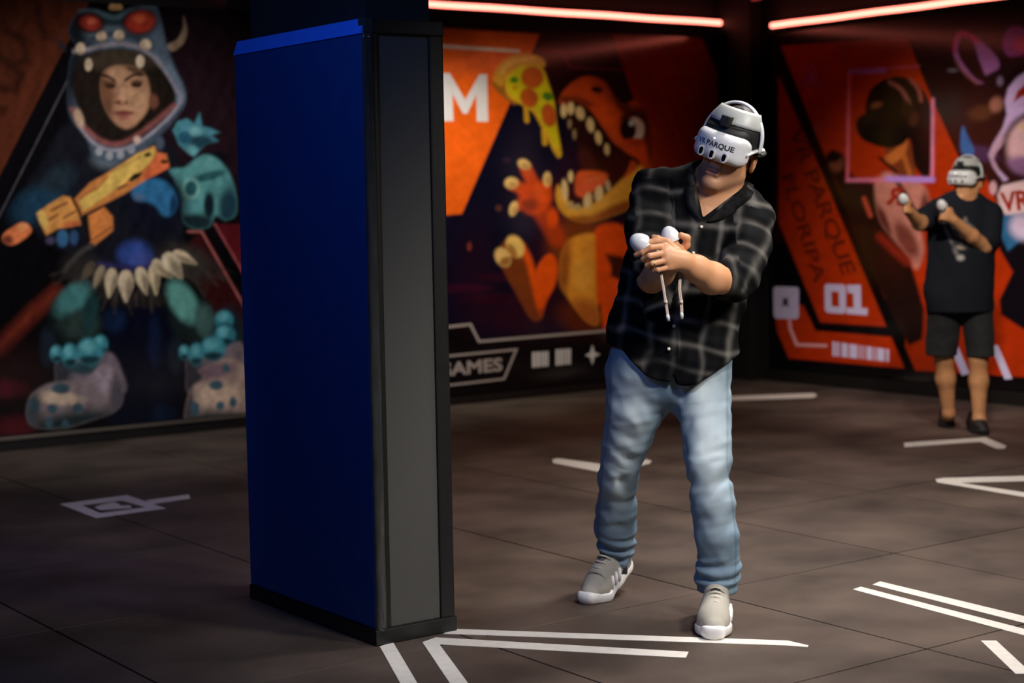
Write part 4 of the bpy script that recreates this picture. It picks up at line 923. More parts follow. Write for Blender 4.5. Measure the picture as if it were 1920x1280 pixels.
def build_shoe(parent, name, heel, head_dir, bend, M_up, M_sole, M_lace, size=1.0, stripes=True):
    """one shoe: local y runs heel to toe, bend lifts the heel about the ball (degrees)"""
    hd = np.asarray(head_dir, float); hd[2] = 0; hd /= np.linalg.norm(hd); sd = np.cross(hd, ZU); M = np.stack([sd, hd, ZU], 1)
    def bendv(V):
        V = V.copy()*size
        if bend:
            a = math.radians(bend); y0 = 0.195*size; t = np.clip((y0+0.02*size-V[:, 1])/(0.05*size), 0, 1); an = a*t*t*(3-2*t)
            dy, z = V[:, 1]-y0, V[:, 2]; V[:, 1] = y0+dy*np.cos(an)+z*np.sin(an); V[:, 2] = -dy*np.sin(an)+z*np.cos(an)
        return np.asarray(heel)+V@M.T
    def put(o):
        me = o.data; V = np.empty(len(me.vertices)*3, np.float32); me.vertices.foreach_get('co', V); V = bendv(V.reshape(-1, 3).astype(float))
        me.vertices.foreach_set('co', V.astype(np.float32).ravel()); me.update(); return o
    def cut(f, z, below=True):
        f.mix((lambda p: p[..., 2]-z) if below else (lambda p: z-p[..., 2]), f.lo, f.lo+f.n*f.h, 0.004, 'sub')
    lo, hi = (-0.075, -0.03, -0.01), (0.075, 0.32, 0.16); h = 0.003
    f = Field(lo, hi, h)
    for a, b_ in (((0, 0.040, 0.050), (0, 0.052, 0.088)),): f.cone(a, b_, 0.036, 0.033, 0.01)
    f.chain([(0, 0.040, 0.048), (0.002, 0.110, 0.056), (0.004, 0.160, 0.048), (0.004, 0.200, 0.038), (0.000, 0.246, 0.030)], [0.036, 0.037, 0.040, 0.042, 0.030], 0.03)
    f.cone((0, 0.055, 0.100), (0.002, 0.135, 0.075), 0.026, 0.026, 0.03)
    cut(f, 0.022); f.mix(lambda p: np.sqrt(p[..., 0]**2+(p[..., 1]-0.045)**2)-0.027, (-0.05, 0, 0.095), (0.05, 0.1, 0.15), 0.004, 'sub')
    up, _ = f.mesh(name, M_up, None, 1); put(up); up.parent = parent
    f = Field(lo, hi, h)
    f.chain([(0, 0.036, 0.020), (0.001, 0.110, 0.018), (0.004, 0.190, 0.018), (0.001, 0.245, 0.020)], [0.039, 0.038, 0.049, 0.036], 0.03)
    f.cone((0, 0.020, 0.030), (0, 0.012, 0.050), 0.024, 0.018, 0.02)
    f.cone((-0.014, 0.262, 0.026), (0.014, 0.262, 0.026), 0.019, 0.019, 0.015)
    cut(f, 0.0); f.mix(lambda p: (0.030+0.030*np.clip((0.06-p[..., 1])/0.08, 0, 1)+0.012*np.clip((p[..., 1]-0.23)/0.04, 0, 1))-p[..., 2], f.lo, f.lo+f.n*f.h, 0.004, 'sub')
    put(f.mesh('sole', M_sole, up, 1)[0])
    top = lambda y: 0.103-0.36*(y-0.10) if y > 0.10 else 0.106
    f = Field(lo, hi, h); f.cone((0.001, 0.098, 0.1025), (0.003, 0.184, 0.0660), 0.0195, 0.0215, 0.0, ((1.0, 0, 0), 0.95)); put(f.mesh('tongue', M_tong, up, 1)[0])
    for i, y in enumerate((0.116, 0.136, 0.156, 0.176)):
        z = 0.1245-0.47*(y-0.112); put(tube('lace', [(-0.026, y-0.006, z-0.020), (-0.013, y, z-0.004), (0, y+0.004, z), (0.013, y, z-0.004), (0.026, y-0.006, z-0.020)], 0.0036, M_lace, up, 6))
    if stripes:
        for g in (-1, 1):
            for y in (0.105, 0.128, 0.151):
                put(tube('side_stripe', [(g*0.0430, y+0.014, 0.030), (g*0.0440, y+0.004, 0.046), (g*0.0400, y-0.006, 0.066)], 0.0085, M_sole, up, 8, 0.5))
    return up

M_tong = mat('dark_grey_tongue', (92, 88, 84), 0.9, noise=0.2, scale=200)
# ================= man in the plaid shirt
k1 = 5.6/FPX
headM = BAS@(rot('Y', 22)@rot('Z', -27)@rot('X', 10)); headC = P(1371, 276, 5.53)
man_lo = P(1262, 700, 5.6)
Lsh, Lel, Lwr = P(1414, 410, 5.55), P(1374, 530, 5.41), P(1284, 491, 5.222)
Rsh, Rel, Rwr = P(1226, 352, 5.62), P(1222, 522, 5.47), P(1270, 480, 5.30)
allp = np.array([headC+[0, 0, .2], headC, Lsh, Lel, Lwr, Rsh, Rel, Rwr, P(1185, 470, 5.2), P(1262, 560, 5.6)])
f = Field(allp.min(0)-0.16, allp.max(0)+0.16, 0.0033)
head_field(f, headC, headM, 1.03)
TF = (headM[:, 1]*0+FH*0.97+RH*0.24)      # chest faces a little to the viewer's left
TF /= np.linalg.norm(TF)
nb = P(1344, 372, 5.61)
f.cone(headC+headM@np.array([0, 0.026, -0.06]), nb, 0.058, 0.062, 0.03)
tors = [P(1264, 610, 5.62), P(1272, 550, 5.615), P(1288, 490, 5.61), P(1305, 430, 5.61), P(1322, 392, 5.61)]
f.chain(tors, [0.150, 0.150, 0.150, 0.152, 0.120], 0.05, (TF, 0.62))
f.cone(Rsh, nb, 0.045, 0.05, 0.05); f.cone(Lsh, nb, 0.045, 0.05, 0.05)
f.chain([Lsh, Lel], [0.05, 0.042], 0.03); f.chain([Lel, P(1334, 521, 5.315), P(1306, 504, 5.262), Lwr], [0.043, 0.046, 0.038, 0.030], 0.03)
f.chain([Rsh, Rel], [0.05, 0.042], 0.03); f.chain([Rel, P(1236, 512, 5.41), Rwr], [0.041, 0.042, 0.030], 0.03)
# his left hand, gripping
for a, b_ in (((1247, 461, 5.200), 0.0125), ((1246, 474, 5.182), 0.013), ((1249, 488, 5.178), 0.0125), ((1255, 501, 5.184), 0.0115)): f.cone(Lwr, P(*a), 0.020, b_, 0.018)
f.cone(P(1276, 486, 5.21), P(1258, 482, 5.195), 0.024, 0.022, 0.02)
for pts, r in ((((1247, 461, 5.200), (1220, 464, 5.172), (1204, 473, 5.176), (1192, 478, 5.188)), 0.0098), (((1246, 474, 5.182), (1217, 480, 5.156), (1206, 486, 5.172), (1214, 490, 5.200)), 0.0100), (((1249, 488, 5.178), (1223, 494, 5.154), (1213, 498, 5.168), (1221, 501, 5.196)), 0.0094), (((1255, 501, 5.184), (1233, 506, 5.162), (1224, 508, 5.174), (1231, 509, 5.196)), 0.0084)):
    finger(f, [P(*p) for p in pts], r, 0.0035)
finger(f, [P(1274, 474, 5.23), P(1252, 455, 5.236), P(1230, 452, 5.24), P(1214, 455, 5.236)], 0.0125, 0.008)
# his right hand
for a in ((1266, 457, 5.268), (1268, 466, 5.256), (1271, 475, 5.252), (1275, 483, 5.256)): f.cone(Rwr, P(*a), 0.020, 0.0125, 0.018)
for pts, r in ((((1266, 457, 5.268), (1246, 451, 5.240), (1233, 446, 5.242), (1225, 444, 5.250)), 0.0098), (((1268, 466, 5.256), (1248, 462, 5.234), (1240, 465, 5.248), (1248, 469, 5.272)), 0.0096), (((1271, 475, 5.252), (1252, 473, 5.232), (1245, 476, 5.246), (1253, 479, 5.270)), 0.0092), (((1275, 483, 5.256), (1258, 483, 5.238), (1251, 485, 5.250), (1259, 487, 5.270)), 0.0084)):
    finger(f, [P(*p) for p in pts], r, 0.0035)
finger(f, [P(1276, 470, 5.292), P(1287, 459, 5.276), P(1288, 446, 5.264), P(1277, 441, 5.256)], 0.0125, 0.007)
M_skinp = vcol_mat('skin_light', 0.5, 0.4, 0.06, 160)
man, Vb = f.mesh('person', M_skinp, None, 1)
hl = ((Vb-headC)@headM)/1.03
sk = np.tile(lin((192, 138, 100)), (len(Vb), 1))*(1+0.06*waves(Vb, 60, 71)+0.04*waves(Vb, 140, 72))[:, None]
def tint(a_, c): sk[:] = sk+(lin(c)-sk)*np.clip(a_, 0, 1)[:, None]
inh = (np.linalg.norm(hl, axis=1) < 0.17)
tint(inh*np.clip((-0.045-hl[:, 2])/0.03, 0, 1)*np.clip((0.02-hl[:, 1])/0.05, 0, 1)*np.clip((hl[:, 2]+0.150)/0.02, 0, 1)*0.45, (128, 98, 82))
tint(inh*np.clip(1.5-np.sqrt((hl[:, 0]/0.022)**2+((hl[:, 2]+0.082)/0.011)**2), 0, 1)*(hl[:, 1] < -0.07)*0.75, (150, 84, 76))
tint(inh*np.clip(1.4-np.sqrt((hl[:, 0]/0.022)**2+((hl[:, 2]+0.082)/0.0022)**2), 0, 1)*(hl[:, 1] < -0.07), (70, 38, 36))
set_print(man, sk)
tag(man, 'man in black plaid shirt and light jeans wearing a white headset, aiming two controllers', 'person')

# hair
f = Field(headC-0.2, headC+0.2, 0.004); q = lambda x, y, z: headC+1.03*(headM@np.array([x, y, z]))
f.ell(q(0, 0.020, 0.036), (0.083, 0.102, 0.102), headM, 0.0)
def hair_cut(p):
    l = (p-headC.astype(np.float32))@headM.astype(np.float32)
    return l[..., 1]*0.55+l[..., 2]-0.052
f.mix(hair_cut, headC-0.2, headC+0.2, 0.008, 'sub')
f.disp(lambda p: 0.0022*waves(p, 210, 3))
f.mesh('hair', M_hair, man, 0)
hr2 = Field(headC-0.2, headC+0.2, 0.004)
hr2.ell(q(0, 0.032, 0.0), (0.080, 0.090, 0.090), headM, 0.0)
hr2.mix(lambda p: (((p-headC.astype(np.float32))@headM.astype(np.float32))[..., 1]-0.030), headC-0.2, headC+0.2, 0.006, 'sub')
hr2.disp(lambda p: 0.002*waves(p, 210, 5)); hr2.mesh('hair', M_hair, man, 0)

# shirt
SV = [(1262, 745, 5.62, 98), (1262, 668, 5.62, 102), (1263, 610, 5.62, 103), (1271, 550, 5.612, 98), (1287, 490, 5.61, 98), (1305, 430, 5.61, 99), (1320, 388, 5.612, 82)]
sp_ = [P(a, b_, c) for a, b_, c, _ in SV]; sr = [d*k1 for *_, d in SV]
cu = P(1352, 510, 5.34)                       # where the rolled left sleeve ends
f = Field(np.minimum(np.min(sp_, 0), np.minimum(Rsh, Lel))-0.25, np.maximum(np.max(sp_, 0), np.maximum(Lsh, nb))+0.2, 0.0042)
f.chain(sp_, sr, 0.06, (TF, 0.66))
f.cone(Rsh, P(1338, 372, 5.62), 0.060, 0.066, 0.06); f.cone(Lsh, P(1350, 382, 5.61), 0.060, 0.066, 0.06)
f.chain([Rsh, P(1216, 430, 5.55), P(1219, 496, 5.485)], [0.066, 0.068, 0.060], 0.03)
f.chain([Lsh, P(1403, 462, 5.49), P(1384, 512, 5.425), P(1371, 528, 5.40)], [0.066, 0.064, 0.063, 0.060], 0.03)
f.cone(P(1379, 520, 5.415), P(1368, 528, 5.392), 0.066, 0.066, 0.006)
f.cone(P(1219, 484, 5.49), P(1220, 498, 5.475), 0.064, 0.064, 0.006)
def armco(p, a, b_):
    ab = b_-a; t = ((p-a)@ab)/(ab@ab); e = p-a-t[..., None]*ab; return t*np.linalg.norm(ab), np.sqrt((e*e).sum(-1)), e
def shirt_folds(p):
    d = 0.011*waves(p, 30, 11)+0.006*waves(p, 72, 12)
    s1, r1_, _ = armco(p, Lsh, Lel); near = np.clip(1.6-r1_/0.07, 0, 1)
    d = d+near*(0.0055*np.sin(s1*95+3*waves(p, 14, 13)))*np.clip(s1/0.15, 0.2, 1)
    s1, r1_, _ = armco(p, Rsh, Rel); near = np.clip(1.6-r1_/0.07, 0, 1)
    d = d+near*(0.0045*np.sin(s1*85+3*waves(p, 14, 14)))
    # pull lines from chest to hem
    lat = (p-sp_[2])@RH; zz = p[:, 2]-sp_[2][2]
    d = d+0.005*np.sin(46*(lat*0.8+zz*0.55)+2*waves(p, 10, 15))*np.clip(0.7-zz*2.0, 0, 1)
    return d
f.disp(shirt_folds)
hx = np.array([1100, 1167, 1181, 1211, 1234, 1257, 1262, 1268, 1285, 1300, 1323, 1364, 1420]); hy = np.array([640, 656, 674, 704, 714, 716, 700, 720, 723, 720, 707, 680, 650])
hs = np.array([(P(a, b_, 5.52)-sp_[2])@RH for a, b_ in zip(hx, hy)]); hz = np.array([P(a, b_, 5.52)[2] for a, b_ in zip(hx, hy)])
L3 = np.array([-1.0, 0, 0])
def hem(p):
    l = (p-sp_[2].astype(np.float32))@RH.astype(np.float32)
    return p[..., 2]-np.interp(l, hs, hz)
f.mix(hem, f.lo, np.array([f.lo[0]+f.n[0]*f.h, f.lo[1]+f.n[1]*f.h, hz.max()+0.05]), 0.006, 'sub')
# open neck
na, nv, nc = P(1306, 348, 5.5), P(1318, 408, 5.5), P(1392, 352, 5.5)
def tri_cut(p):
    q2 = p-EYE.astype(np.float32); dz = q2@FW.astype(np.float32); x = 960+FPX*(q2@RT.astype(np.float32))/dz; y = 640-FPX*(q2@UP.astype(np.float32))/dz
    d1 = -((x-1306)*60-(y-348)*12)/61.2      # left edge
    d2 = ((y-408)*74+(x-1318)*56)/92.8     # right edge
    dm = np.maximum(d1, d2)*k1
    return np.maximum(dm, dz-5.60)
f.mix(tri_cut, P(1270, 420, 5.35)-0.12, P(1400, 330, 5.6)+0.12, 0.006, 'sub')
shirt, V = f.mesh('plaid_shirt', M_cloth, man, 1)
sl, rl, el = armco(V, Lsh, Lel); s_r, rr, er = armco(V, Rsh, Rel)
is_l = (rl < 0.085) & (sl > 0.01) & (((V-Lsh)@RH > -0.075)); is_r = (rr < 0.082) & (s_r > 0.01) & (((V-Rsh)@RH < 0.075))
lat = (V-sp_[2])@RH; dep = (V-sp_[2])@FH; spine = sp_[5]-sp_[1]; spine /= np.linalg.norm(spine)
u = lat+0.35*dep*np.sign(lat)-((V-sp_[2])@spine)*(RH@spine); v = (V-sp_[2])@spine
def arm_uv(s, e, a, b_):
    ax = (b_-a)/np.linalg.norm(b_-a); n1 = np.cross(ax, FH); n1 /= np.linalg.norm(n1); n2 = np.cross(ax, n1)
    return 0.066*np.arctan2(e@n1, e@n2), s
ul, vl = arm_uv(sl, el, Lsh, Lel); ur, vr = arm_uv(s_r, er, Rsh, Rel)
u = np.where(is_l, ul, np.where(is_r, ur, u)); v = np.where(is_l, vl, np.where(is_r, vr, v))
wob = 0.026*waves(V, 15, 21)+0.010*waves(V, 45, 24); wob2 = 0.026*waves(V, 15, 22)+0.010*waves(V, 45, 25)
def stripes(t, per, wd):
    a = np.abs(((t/per) % 1)-0.5)*per; return np.exp(-(a/(wd*0.42))**2)
a = stripes(u+wob, 0.094, 0.024); b_ = stripes(v+wob2, 0.094, 0.024)
a2 = stripes(u+wob+0.047, 0.094, 0.030); b2_ = stripes(v+wob2+0.047, 0.094, 0.030)
dark, mid, lite = lin((10, 11, 13)), lin((22, 22, 24)), lin((108, 105, 100))
t = np.clip(0.5*a+0.5*b_+0.25*a*b_, 0, 1)[:, None]; t2 = np.clip(0.35*a2+0.35*b2_, 0, 1)[:, None]
cols = dark+(mid-dark)*t2; cols = cols+(lite-cols)*t*np.clip(0.72+0.75*waves(V, 22, 23)+0.25*waves(V, 90, 26), 0.15, 1)[:, None]
set_print(shirt, cols)
# collar, front placket, buttons
def strip(name, pts, wvec, wd, m, parent, th=0.004):
    P_ = catmull(pts, 6, False); W_ = np.asarray(wvec, float)
    ws = np.interp(np.linspace(0, 1, len(P_)), np.linspace(0, 1, len(wd)), wd)
    V_ = list(P_)+list(P_+ws[:, None]*W_/np.linalg.norm(W_)); n = len(P_)
    o = mesh_obj(name, V_, [(i, i+1, n+i+1, n+i) for i in range(n-1)], m, parent, True); s_ = o.modifiers.new('thickness', 'SOLIDIFY'); s_.thickness = th; s_.offset = 0
    return o
M_plain = mat('dark_plaid_trim', (30, 30, 31), 0.9, spec=0.06, noise=0.7, scale=26, bump=0.2)
def front_depth(px, py):
    """nearest shirt surface along a line of sight"""
    d = V-EYE; z = d@FW; x = 960+FPX*(d@RT)/z; y = 640-FPX*(d@UP)/z; m_ = (np.abs(x-px) < 5) & (np.abs(y-py) < 5)
    return z[m_].min() if m_.any() else 5.52
def on_shirt(px, py, off=0.006):
    d = min(front_depth(px+a, py+b_) for a in (-7, 0, 7) for b_ in (-7, 0, 7)); return P(px, py, d-off)
strip('collar', [P(1396, 338, 5.60), on_shirt(1390, 356), on_shirt(1364, 378), on_shirt(1342, 400), on_shirt(1326, 414)], RT*0.85-UP*0.45+FW*0.22, (0.034, 0.042, 0.044, 0.034, 0.008), M_plain, man)
strip('collar', [P(1303, 332, 5.60), on_shirt(1302, 350), on_shirt(1303, 372), on_shirt(1308, 394), on_shirt(1316, 412)], -RT*0.9-UP*0.25+FW*0.3, (0.026, 0.034, 0.034, 0.026, 0.006), M_plain, man)
for px, py in ((1315, 425), (1300, 474), (1275, 568), (1264, 611), (1254, 654)):
    d = front_depth(px, py); c = P(px, py, d)
    tube('button', [c+FW*0.002, c-FW*0.003], [0.0058, 0.0052], M_btn, man, 12)
for p, nm in ((P(1227, 495, 5.156), 'ring'),):
    t = np.linspace(0, 2*math.pi, 17); ax1, ax2 = UP*0.0098, FW*0.0098
    tube(nm, [p+math.cos(q_)*ax1+math.sin(q_)*ax2 for q_ in t], 0.0018, M_gold, man, 6)

# jeans
k2 = 1.80e-3
JL = [(1312, 700, 5.625, 56), (1320, 765, 5.60, 47), (1325, 820, 5.57, 42), (1327, 865, 5.545, 39), (1337, 940, 5.54, 38), (1344, 1000, 5.55, 38), (1349, 1045, 5.575, 33), (1345, 1078, 5.595, 36), (1345, 1102, 5.60, 34)]
JR = [(1196, 700, 5.66, 56), (1191, 765, 5.68, 50), (1177, 815, 5.72, 42), (1166, 860, 5.76, 36), (1158, 900, 5.81, 33), (1156, 950, 5.88, 34), (1153, 990, 5.93, 35), (1154, 1030, 5.97, 31), (1160, 1052, 5.985, 24)]
jl = [P(*q_[:3]) for q_ in JL]; jr = [P(*q_[:3]) for q_ in JR]; pall = np.array(jl+jr)
f = Field(pall.min(0)-0.16, pall.max(0)+np.array([0.16, 0.16, 0.22]), 0.0042)
wa = P(1258, 640, 5.63)
f.cone(P(1200, 640, 5.635), P(1318, 640, 5.615), 0.090, 0.090, 0.04, (TF, 0.9)); f.cone(jr[0], jl[0], 0.096, 0.096, 0.06, (TF, 0.9)); f.cone(wa, P(1256, 715, 5.64), 0.105, 0.100, 0.06)
f.chain(jl, [q_[3]*1.755e-3 for q_ in JL], 0.035); f.chain(jr, [q_[3]*1.83e-3 for q_ in JR], 0.035)
def leg_s(p, pts):
    best = np.full(len(p), 9.0); s = np.zeros(len(p)); acc = 0
    for i in range(len(pts)-1):
        ab = pts[i+1]-pts[i]; L = np.linalg.norm(ab); t = np.clip(((p-pts[i])@ab)/(L*L), 0, 1); e = p-pts[i]-t[:, None]*ab; d = np.sqrt((e*e).sum(1))
        m_ = d < best; best[m_] = d[m_]; s[m_] = acc+t[m_]*L; acc += L
    return s/acc, best
def jean_folds(p):
    d = 0.0045*waves(p, 38, 31)+0.003*waves(p, 90, 32)
    for pts, sd_ in ((jl, 1), (jr, 2)):
        s, r_ = leg_s(p, pts); m_ = np.clip(1.8-r_/0.08, 0, 1)
        slant = (p@RH)*18*(1 if sd_ == 1 else -1)+5*waves(p, 14, 33+sd_)
        d = d+m_*0.0065*np.sin(s*105+slant*1.5)*(0.75+0.8*waves(p, 30, 36))*np.clip((s-0.78)/0.12, 0, 1)
        d = d+m_*0.0048*np.sin(s*62+slant*1.6)*np.exp(-((s-0.47)/0.11)**2)
        d = d+m_*0.0035*np.sin(s*40+slant*2.0)*np.exp(-((s-0.14)/0.08)**2)
        d = d+m_*0.0020*np.sin(s*30+slant*2.2)
    return d
f.disp(jean_folds)
for pt, dr in ((jl[-1], jl[-1]-jl[-2]), (jr[-1], jr[-1]-jr[-2])):
    dr = (dr/np.linalg.norm(dr)).astype(np.float32); p0_ = (pt+dr*0.012).astype(np.float32)
    f.mix(lambda p, dr=dr, p0_=p0_: -((p-p0_)@dr), pt-0.12, pt+0.12, 0.004, 'sub')
jeans, V2 = f.mesh('jeans', M_denim, man, 1)
sL, rL = leg_s(V2, jl); sR, rR = leg_s(V2, jr); left = rL < rR; s = np.where(left, sL, sR)
d = V2-EYE; z = d@FW; x = 960+FPX*(d@RT)/z; y = 640-FPX*(d@UP)/z
cx_ = np.where(left, np.interp(y, [q_[1] for q_ in JL], [q_[0] for q_ in JL]), np.interp(y, [q_[1] for q_ in JR], [q_[0] for q_ in JR])); wx = np.where(left, np.interp(y, [q_[1] for q_ in JL], [q_[3] for q_ in JL]), np.interp(y, [q_[1] for q_ in JR], [q_[3] for q_ in JR]))
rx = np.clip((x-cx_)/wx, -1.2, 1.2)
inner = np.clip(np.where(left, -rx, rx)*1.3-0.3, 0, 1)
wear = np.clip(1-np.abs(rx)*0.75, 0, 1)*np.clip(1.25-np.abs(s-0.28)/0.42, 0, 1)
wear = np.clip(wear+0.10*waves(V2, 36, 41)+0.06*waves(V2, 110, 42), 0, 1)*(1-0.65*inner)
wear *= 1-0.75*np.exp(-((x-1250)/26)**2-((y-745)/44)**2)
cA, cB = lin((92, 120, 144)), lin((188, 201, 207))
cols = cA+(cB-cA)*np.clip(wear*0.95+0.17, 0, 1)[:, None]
# whiskers and seam lines worn into the denim
seam = np.exp(-((rx*np.where(left, 1, -1)-0.93)/0.05)**2)*0.25
cols = cols*(1-seam)[:, None]
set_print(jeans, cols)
# shoes
M_knit = mat('grey_knit', (170, 165, 154), 0.85, noise=0.14, scale=300, bump=0.3); M_rub = mat('white_rubber_sole', (238, 236, 236), 0.45); M_lace = mat('grey_laces', (196, 190, 178), 0.8)
toe = on_floor(1338, 1202)+ZU*0.0018; hd = -FH+RH*-0.16; hd /= np.linalg.norm(hd)
build_shoe(man, 'shoe', toe-hd*0.302, hd, 0, M_knit, M_rub, M_lace, 1.07)
toe = on_floor(1094, 1134); hd = -FH*0.80+RH*-0.60; hd /= np.linalg.norm(hd)
build_shoe(man, 'shoe', toe-hd*0.302, hd, 24, M_knit, M_rub, M_lace, 1.07)
M_sock = mat('dark_sock', (60, 56, 60), 0.9, noise=0.2)
for a, b_ in ((P(1345, 1090, 5.60), P(1346, 1128, 5.60)), (P(1160, 1045, 5.985), P(1158, 1075, 5.975))): tube('sock', [a, b_], [0.036, 0.034], M_sock, man, 16)

build_headset('white vr headset with VR PARQUE lettering worn by the man in plaid', headM, headC)
build_controller('white controller in front hand of the plaid-shirted man', P(1202, 456, 5.208), P(1240, 482, 5.225)-P(1196, 454, 5.206), FW+UP*0.2, [P(1238, 508, 5.19), P(1243, 535, 5.192), P(1248, 566, 5.195), P(1252, 592, 5.2)])
build_controller('white controller in rear hand of the plaid-shirted man', P(1257, 446, 5.272), RH*0.35-ZU+FH*0.05, FW+UP*0.2, [P(1277, 500, 5.24), P(1274, 540, 5.24), P(1277, 566, 5.245), P(1278, 588, 5.25)])
# ================= far player in shorts
D0 = 9.88
hM2 = BAS@(rot('Y', 3)@rot('Z', -44)@rot('X', -3)); hC2 = P(1815, 336, D0)
k3 = D0/FPX
lsh, lel, lwr = P(1858, 402, D0-0.02), P(1846, 462, D0-0.08), P(1788, 413, D0-0.26)
rsh, rel, rwr = P(1752, 398, D0+0.02), P(1724, 418, D0-0.20), P(1704, 396, D0-0.36)
footL, footR = on_floor(1838, 812), on_floor(1776, 799)
aL, aR = P(1836, 786, D0-0.02), P(1779, 775, D0+0.16)
pts = np.array([hC2+[0, 0, .2], lsh, lel, rsh, rel, rwr, footL, footR, aL, aR])
f = Field(pts.min(0)-0.16, pts.max(0)+0.16, 0.0055)
head_field(f, hC2, hM2, 0.94)
nb2 = P(1806, 384, D0+0.02)
f.cone(hC2+hM2@np.array([0, 0.026, -0.06]), nb2, 0.054, 0.056, 0.03)
f.chain([P(1800, 545, D0), P(1800, 500, D0), P(1804, 425, D0)], [0.145, 0.14, 0.145], 0.05, (FH, 0.62))
f.cone(lsh, nb2, 0.045, 0.05, 0.05); f.cone(rsh, nb2, 0.045, 0.05, 0.05)
f.chain([lsh, lel, P(1822, 442, D0-0.16), lwr], [0.048, 0.042, 0.040, 0.028], 0.02); f.chain([rsh, rel, rwr], [0.048, 0.042, 0.028], 0.02)
f.chain([P(1833, 590, D0), P(1834, 672, D0-0.03), P(1835, 715, D0-0.01), aL], [0.07, 0.052, 0.053, 0.034], 0.03)
f.chain([P(1767, 590, D0+0.06), P(1770, 668, D0+0.08), P(1773, 710, D0+0.12), aR], [0.07, 0.054, 0.054, 0.034], 0.03)
f.cone(aL, footL+ZU*0.04, 0.036, 0.036, 0.02); f.cone(aR, footR+ZU*0.04, 0.036, 0.036, 0.02)
def grip(f, w, fw, pn, th):
    """closed hand: w wrist, fw along the hand, pn where the fingers curl to, th thumb side"""
    fw, pn, th = (np.asarray(q_, float)/np.linalg.norm(q_) for q_ in (fw, pn, th))
    for i, o in enumerate((0.030, 0.010, -0.010, -0.028)):
        kn = w+fw*(0.080-0.004*abs(i-1))+th*o; p1_ = kn+fw*0.026+pn*0.022; p2_ = p1_+pn*0.024-fw*0.006; p3_ = p2_-fw*0.022
        f.cone(w+fw*0.01, kn, 0.020, 0.0125, 0.015); finger(f, [kn, p1_, p2_, p3_], 0.0098-0.0005*i, 0.004)
    finger(f, [w+fw*0.02+th*0.02, w+fw*0.05+th*0.045+pn*0.015, w+fw*0.078+th*0.046+pn*0.03, w+fw*0.095+th*0.036+pn*0.04], 0.012, 0.008)
fwl = lwr-P(1822, 442, D0-0.16); grip(f, lwr, fwl, FH*0.6-RH*0.1-ZU*0.3, ZU+RH*0.4)
fwr = rwr-rel; grip(f, rwr, fwr, FH*0.4+RH*0.7-ZU*0.2, ZU+FH*0.2)
boy, _ = f.mesh('person', M_skin2, None, 1)
tag(boy, 'far player in dark t-shirt and black shorts standing before the red-orange mural', 'person')
f = Field(hC2-0.2, hC2+0.2, 0.006); q = lambda x, y, z: hC2+hM2@np.array([x, y, z])
f.ell(q(0, 0.020, 0.034), (0.079, 0.097, 0.095), hM2, 0.0); f.mix(lambda p: (((p-hC2.astype(np.float32))@hM2.astype(np.float32))@np.array([0, 0.62, 1.0], np.float32)-0.030), hC2-0.2, hC2+0.2, 0.008, 'sub')
f.disp(lambda p: 0.002*waves(p, 180, 7)); f.mesh('hair', M_hair, boy, 0)
f = Field(hC2-0.2, hC2+0.2, 0.006); f.ell(q(0, 0.034, 0.0), (0.075, 0.084, 0.082), hM2, 0.0); f.mix(lambda p: (((p-hC2.astype(np.float32))@hM2.astype(np.float32))[..., 1]-0.036), hC2-0.2, hC2+0.2, 0.006, 'sub'); f.mesh('hair', M_hair, boy, 0)
# t-shirt with a printed emblem
ts = [P(1800, 584, D0), P(1799, 540, D0), P(1801, 480, D0), P(1804, 425, D0), P(1806, 400, D0)]
f = Field(np.minimum(np.min(ts, 0), rel)-0.22, np.maximum(np.max(ts, 0), lsh)+0.2, 0.006)
f.chain(ts, [0.192, 0.186, 0.178, 0.176, 0.150], 0.05, (FH, 0.66))
f.cone(rsh, P(1806, 386, D0+0.03), 0.058, 0.055, 0.05); f.cone(lsh, P(1806, 386, D0+0.03), 0.058, 0.055, 0.05)
f.chain([lsh, P(1855, 448, D0-0.06)], [0.064, 0.070], 0.03); f.chain([rsh, P(1733, 411, D0-0.13)], [0.064, 0.070], 0.03)
f.disp(lambda p: 0.005*waves(p, 24, 51)+0.003*waves(p, 60, 52))
zb = ts[0][2]; f.mix(lambda p: p[..., 2]-zb, f.lo, np.array([f.lo[0]+f.n[0]*f.h, f.lo[1]+f.n[1]*f.h, zb]), 0.004, 'sub')
nk = (nb2+ZU*0.045-FH*0.03); f.ell(nk, (0.072, 0.085, 0.062), BAS, 0.006, 'sub')
tee, V3 = f.mesh('t_shirt', M_cloth, boy, 1)
d = V3-EYE; z = d@FW; x = 960+FPX*(d@RT)/z; y = 640-FPX*(d@UP)/z; front = (z < D0+0.02)
cols = np.tile(lin((26, 29, 36)), (len(V3), 1))
def dot(cx, cy, rx_, ry_, c, an=0):
    t = math.radians(an); dx, dy = x-cx, y-cy; u_ = (dx*math.cos(t)+dy*math.sin(t))/rx_; v_ = (-dx*math.sin(t)+dy*math.cos(t))/ry_
    a_ = np.clip(1.3-np.sqrt(u_*u_+v_*v_), 0, 1)*front; cols[:] = cols+(lin(c)-cols)*a_[:, None]
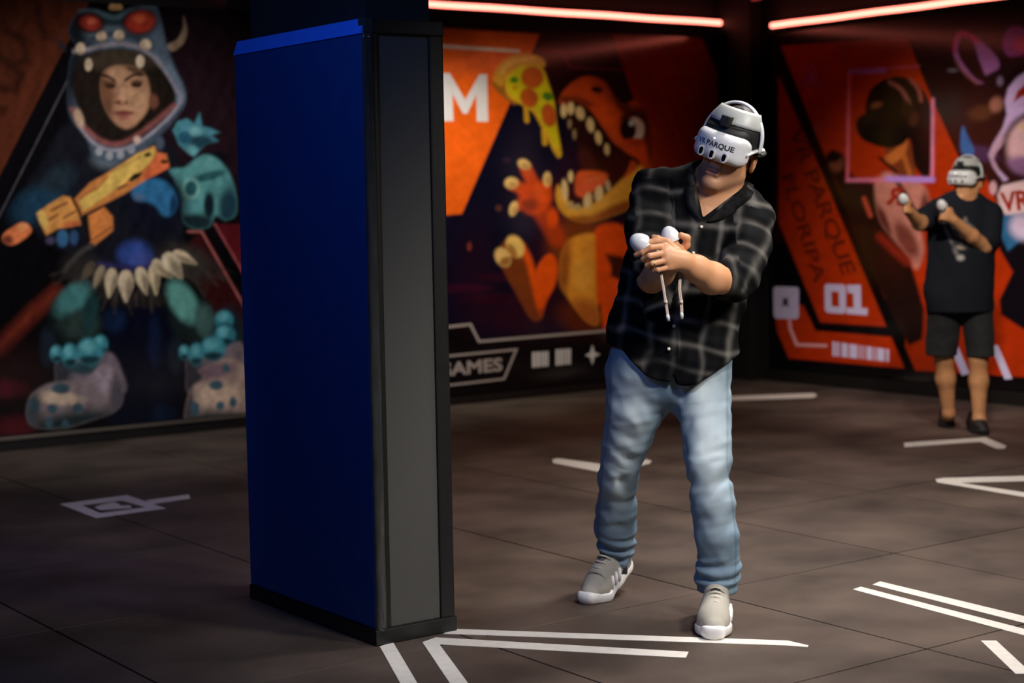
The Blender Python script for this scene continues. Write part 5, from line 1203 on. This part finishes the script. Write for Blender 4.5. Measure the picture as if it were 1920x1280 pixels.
for q_ in ((1778, 440, 4, 22, (120, 118, 124), -24), (1800, 446, 14, 22, (74, 74, 78), -30), (1803, 438, 4, 8, (200, 176, 110), 0), (1796, 450, 5, 9, (24, 26, 32), 0), (1808, 456, 6, 8, (24, 26, 32), 0), (1800, 464, 10, 4, (150, 138, 124), 10), (1792, 472, 5, 10, (110, 108, 112), -25), (1801, 483, 8, 6, (176, 174, 170), 0), (1820, 424, 14, 4, (96, 96, 100), 40), (1810, 412, 4, 6, (120, 112, 104), 0)): dot(*q_)
set_print(tee, cols)
# shorts
f = Field(np.minimum(P(1730, 690, D0), P(1870, 690, D0))-0.2, np.maximum(P(1730, 560, D0+.2), P(1870, 560, D0))+0.2, 0.006)
f.cone(P(1768, 572, D0+0.02), P(1832, 572, D0), 0.100, 0.100, 0.03, (FH, 0.85))
f.chain([P(1770, 590, D0+0.03), P(1766, 640, D0+0.07), P(1765, 668, D0+0.08)], [0.100, 0.094, 0.090], 0.008); f.chain([P(1832, 590, D0), P(1837, 640, D0-0.02), P(1838, 672, D0-0.03)], [0.092, 0.082, 0.080], 0.008)
f.disp(lambda p: 0.005*waves(p, 32, 61)+0.003*waves(p, 70, 62))
zs = P(1800, 668, D0)[2]; f.mix(lambda p: p[..., 2]-zs, f.lo, np.array([f.lo[0]+f.n[0]*f.h, f.lo[1]+f.n[1]*f.h, zs]), 0.004, 'sub')
f.mesh('shorts', mat('black_shorts_cloth', (20, 21, 24), 0.9, noise=0.2, scale=40, bump=0.2), boy, 1)
M_bk = mat('black_shoe', (16, 16, 18), 0.6, noise=0.2, scale=60); M_bs = mat('black_sole', (22, 21, 22), 0.7)
for ft_, hd in ((footL, -FH+RH*0.02), (footR, -FH-RH*0.22)):
    hd = hd/np.linalg.norm(hd); build_shoe(boy, 'shoe', ft_-hd*0.18, hd, 0, M_bk, M_bs, M_bk, 0.95, False)
build_headset('white vr headset worn by the far player in shorts', hM2, hC2, size=0.93)
build_controller('small white controller in the raised front hand of the far player', lwr+fwl/np.linalg.norm(fwl)*0.115+ZU*0.03, -fwl/np.linalg.norm(fwl)*0.8-ZU*0.5+FH*0.3, ZU-FH*0.3)
build_controller('small white controller in the outstretched hand of the far player', rwr+fwr/np.linalg.norm(fwr)*0.10+ZU*0.035, -fwr/np.linalg.norm(fwr)*0.8-ZU*0.5+FH*0.3, ZU-FH*0.3)
